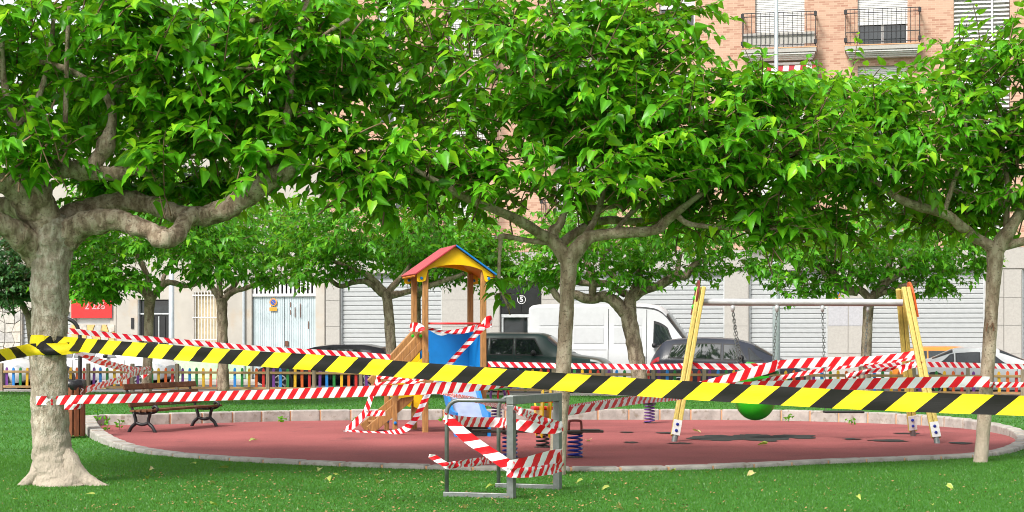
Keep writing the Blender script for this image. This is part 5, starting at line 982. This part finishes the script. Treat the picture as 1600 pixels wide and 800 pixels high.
tape('twisted red white tape between the swing chain and right leg', [(1322, 588, 27.2), (1360, 580, 27.15, 1, 20), (1405, 574, 27.1, .8, 40), (1420, 570, 26.9, 1.1), (1446, 566, 26.8, .7)], .075, 'rw', 1.8, .02, seed=11)
tape('red white tape tied in a knot on the right swing leg', [(1405, 580, 26.75), (1420, 572, 26.62), (1436, 569, 26.5), (1440, 577, 26.5, .8), (1437, 586, 26.55, .5)], .1, 'rw', 1.5, .03, seed=12)
tape('far thin red white tape from the right swing leg to the right edge', [(1350, 571, 28.5), (1440, 569.5, 29), (1520, 571, 29.6), (1600, 573, 30), (1700, 576, 30.6)], .092, 'rwb', 1.9, .006, seed=13, per=12)
tape('red white tape from the slender tree to the left swing leg base', [(876, 646, 20.2, .9), (900, 641, 20.5), (940, 634, 21.2), (1000, 625, 22.8), (1040, 621.5, 24.5, 1.1), (1075, 621, 26.5, .6), (1098, 623, 26.8, .3)], .1, 'rw', 3.0, .012, seed=14, per=12)
tape('thin folded red white tape behind the slender tree', [(870, 640, 21.3), (900, 634, 22), (950, 627, 23.5), (1000, 620, 25), (1045, 612, 26.7)], .055, 'rw', 2, .02, seed=15)
tape('twisted red white tape from the arched post to the small tree', [(113, 546, 27.9, .3, 60), (125, 553, 28.5, .6, 40), (150, 563, 30, 1, 30), (185, 573, 33, 1.2), (215, 579, 37, 1.3), (236, 578, 40.1, 1.6)], .11, 'rw', 6, .05, seed=16, per=12)
tape('lower red white tape from the litter bin to the small tree', [(127, 612, 27.5), (150, 604, 29), (180, 595, 32), (210, 584, 36), (236, 580, 40.0)], .11, 'rw', 6, .03, seed=17, per=12)
tape('loose red white tape end on the small tree behind the bench', [(220, 588, 40.0), (226, 583, 40.0), (233, 578, 40.0)], .16, 'rw', 1.6, .03, seed=18)
tape('long red white tape falling from the play tower to the ground', [(765, 504, 28.95, 1), (752, 514, 28.9), (727, 541, 28.8, .9), (701, 570, 28.6), (682, 596, 28.5, .9), (668, 617, 28.4), (650, 652, 28.3, 1.1), (636, 668, 28.2, 1.2), (622, 674, 28.4, .9), (600, 676, 28.75, .55), (575, 676.5, 28.9, .6), (552, 675.5, 29.1, .9), (540, 673, 29.2, .8), (552, 664, 29.1, 1.2), (570, 645, 29.0, 1.1), (580, 620, 28.95, 1), (590, 596, 28.9, .9), (594, 588, 28.9, .8)], .1, 'rw', 1.7, .012, seed=19)
tape('doubled red white tape between the stair rail and tower post', [(588, 587, 28.85), (610, 590, 28.8), (635, 596, 28.75), (662, 602, 28.7)], .085, 'rw', 1.5, .02, seed=20)
tape('pale red white tape sagging below the yellow stair guard', [(590, 600, 28.8, .6), (620, 596, 28.75), (650, 592.5, 28.75), (668, 590, 28.7)], .07, 'rw', 2.2, .015, seed=21)
tape('short red white tape tied across the two stair posts', [(572, 646, 28.75), (585, 646, 28.72, 1.1), (602, 645.5, 28.7)], .09, 'rw', 1.2, .03, seed=22)
tape('red white tape knotted round the front right tower post', [(754, 508, 28.95, .8), (760, 505, 28.9, 1.2), (766, 502, 28.9, 1.3), (769, 506, 29.1, 1)], .15, 'rw', 1.6, .03, seed=23)
tape('red white tape drooping along the red grab rail', [(668, 513, 29.2, .6), (690, 518, 29.3, .5), (712, 518.5, 29.35, 1), (735, 514, 29.35, 1.2), (757, 508, 29.2, .8)], .085, 'rw', 1.7, .02, seed=24)
tape('red white tape knotted at the top of the stair rail', [(640, 512, 29.3, .8), (646, 511, 29, 1.2), (656, 512, 28.85, 1.1), (661, 517, 28.8, .7)], .13, 'rw', 1.7, .03, seed=25)
tape('red white tape from the slide down to the steel barrier', [(672, 607, 27.9, .6), (691, 614, 27.2, .8), (715, 619, 25.5, .8), (739, 624, 23.8), (784, 635, 20.6, 1), (806, 640, 17.15, 1), (832, 651, 17.3, 1.2), (855, 660, 17.6, 1.25), (877, 666, 17.85, 1.2)], .075, 'rw', 1.7, .025, seed=26, per=12)
tape('red white tape wound round the upper part of the steel barrier', [(695, 650, 17.5, 1), (700, 655, 17.35, 1.1), (730, 659, 17.9), (775, 660, 18.4), (800, 662, 17.9), (830, 667, 17.75, 1.15), (866, 669, 17.85, 1.1), (879, 665, 17.95, 1)], .105, 'rw', 1.6, .015, seed=27)
tape('broad red white tape slanting down across the steel barrier', [(694, 650, 17.4, .8), (706, 661, 17.32), (730, 683, 17.28, 1.05), (760, 704, 17.22), (785, 721, 17.17, 1.1), (800, 731, 17.14, 1.1)], .115, 'rw', 2, .01, seed=28)
tape('broad red white tape round the lower posts of the barrier', [(793, 732, 17.15, 1), (801, 731, 17.13, 1.2), (830, 724, 17.3, 1.15), (858, 716, 17.6, 1.15), (878, 712, 17.85, 1.1)], .135, 'rw', 2, .012, seed=29)
tape('narrow red white tape under the broad one on the barrier', [(792, 738, 17.14, .9), (803, 739, 17.12), (830, 737.5, 17.3, 1.1), (862, 733, 17.62, 1.1), (879, 729, 17.88)], .095, 'rw', 1.2, .02, seed=30)
tape('red white tape standing up round the right barrier post', [(862, 726, 17.7, 1), (870, 722, 17.72, 1.4), (878, 714, 17.86, 1.6)], .12, 'rw', 1.4, .02, seed=31)
tape('low twisted red white tape between the two barrier tubes', [(697, 728, 17.38, .9), (725, 724, 17.6), (750, 721, 17.9, 1.1), (778, 718, 18.25, 1), (797, 735, 17.25, .8)], .075, 'rw', 1.3, .025, seed=32)
tape('loose pointed red white tape end left of the barrier', [(670, 712, 17.35, .5), (680, 716, 17.34, .9), (690, 722, 17.33, .8), (699, 728, 17.33, .9), (704, 726, 17.4, .8)], .075, 'rw', 1.6, .015, seed=33)
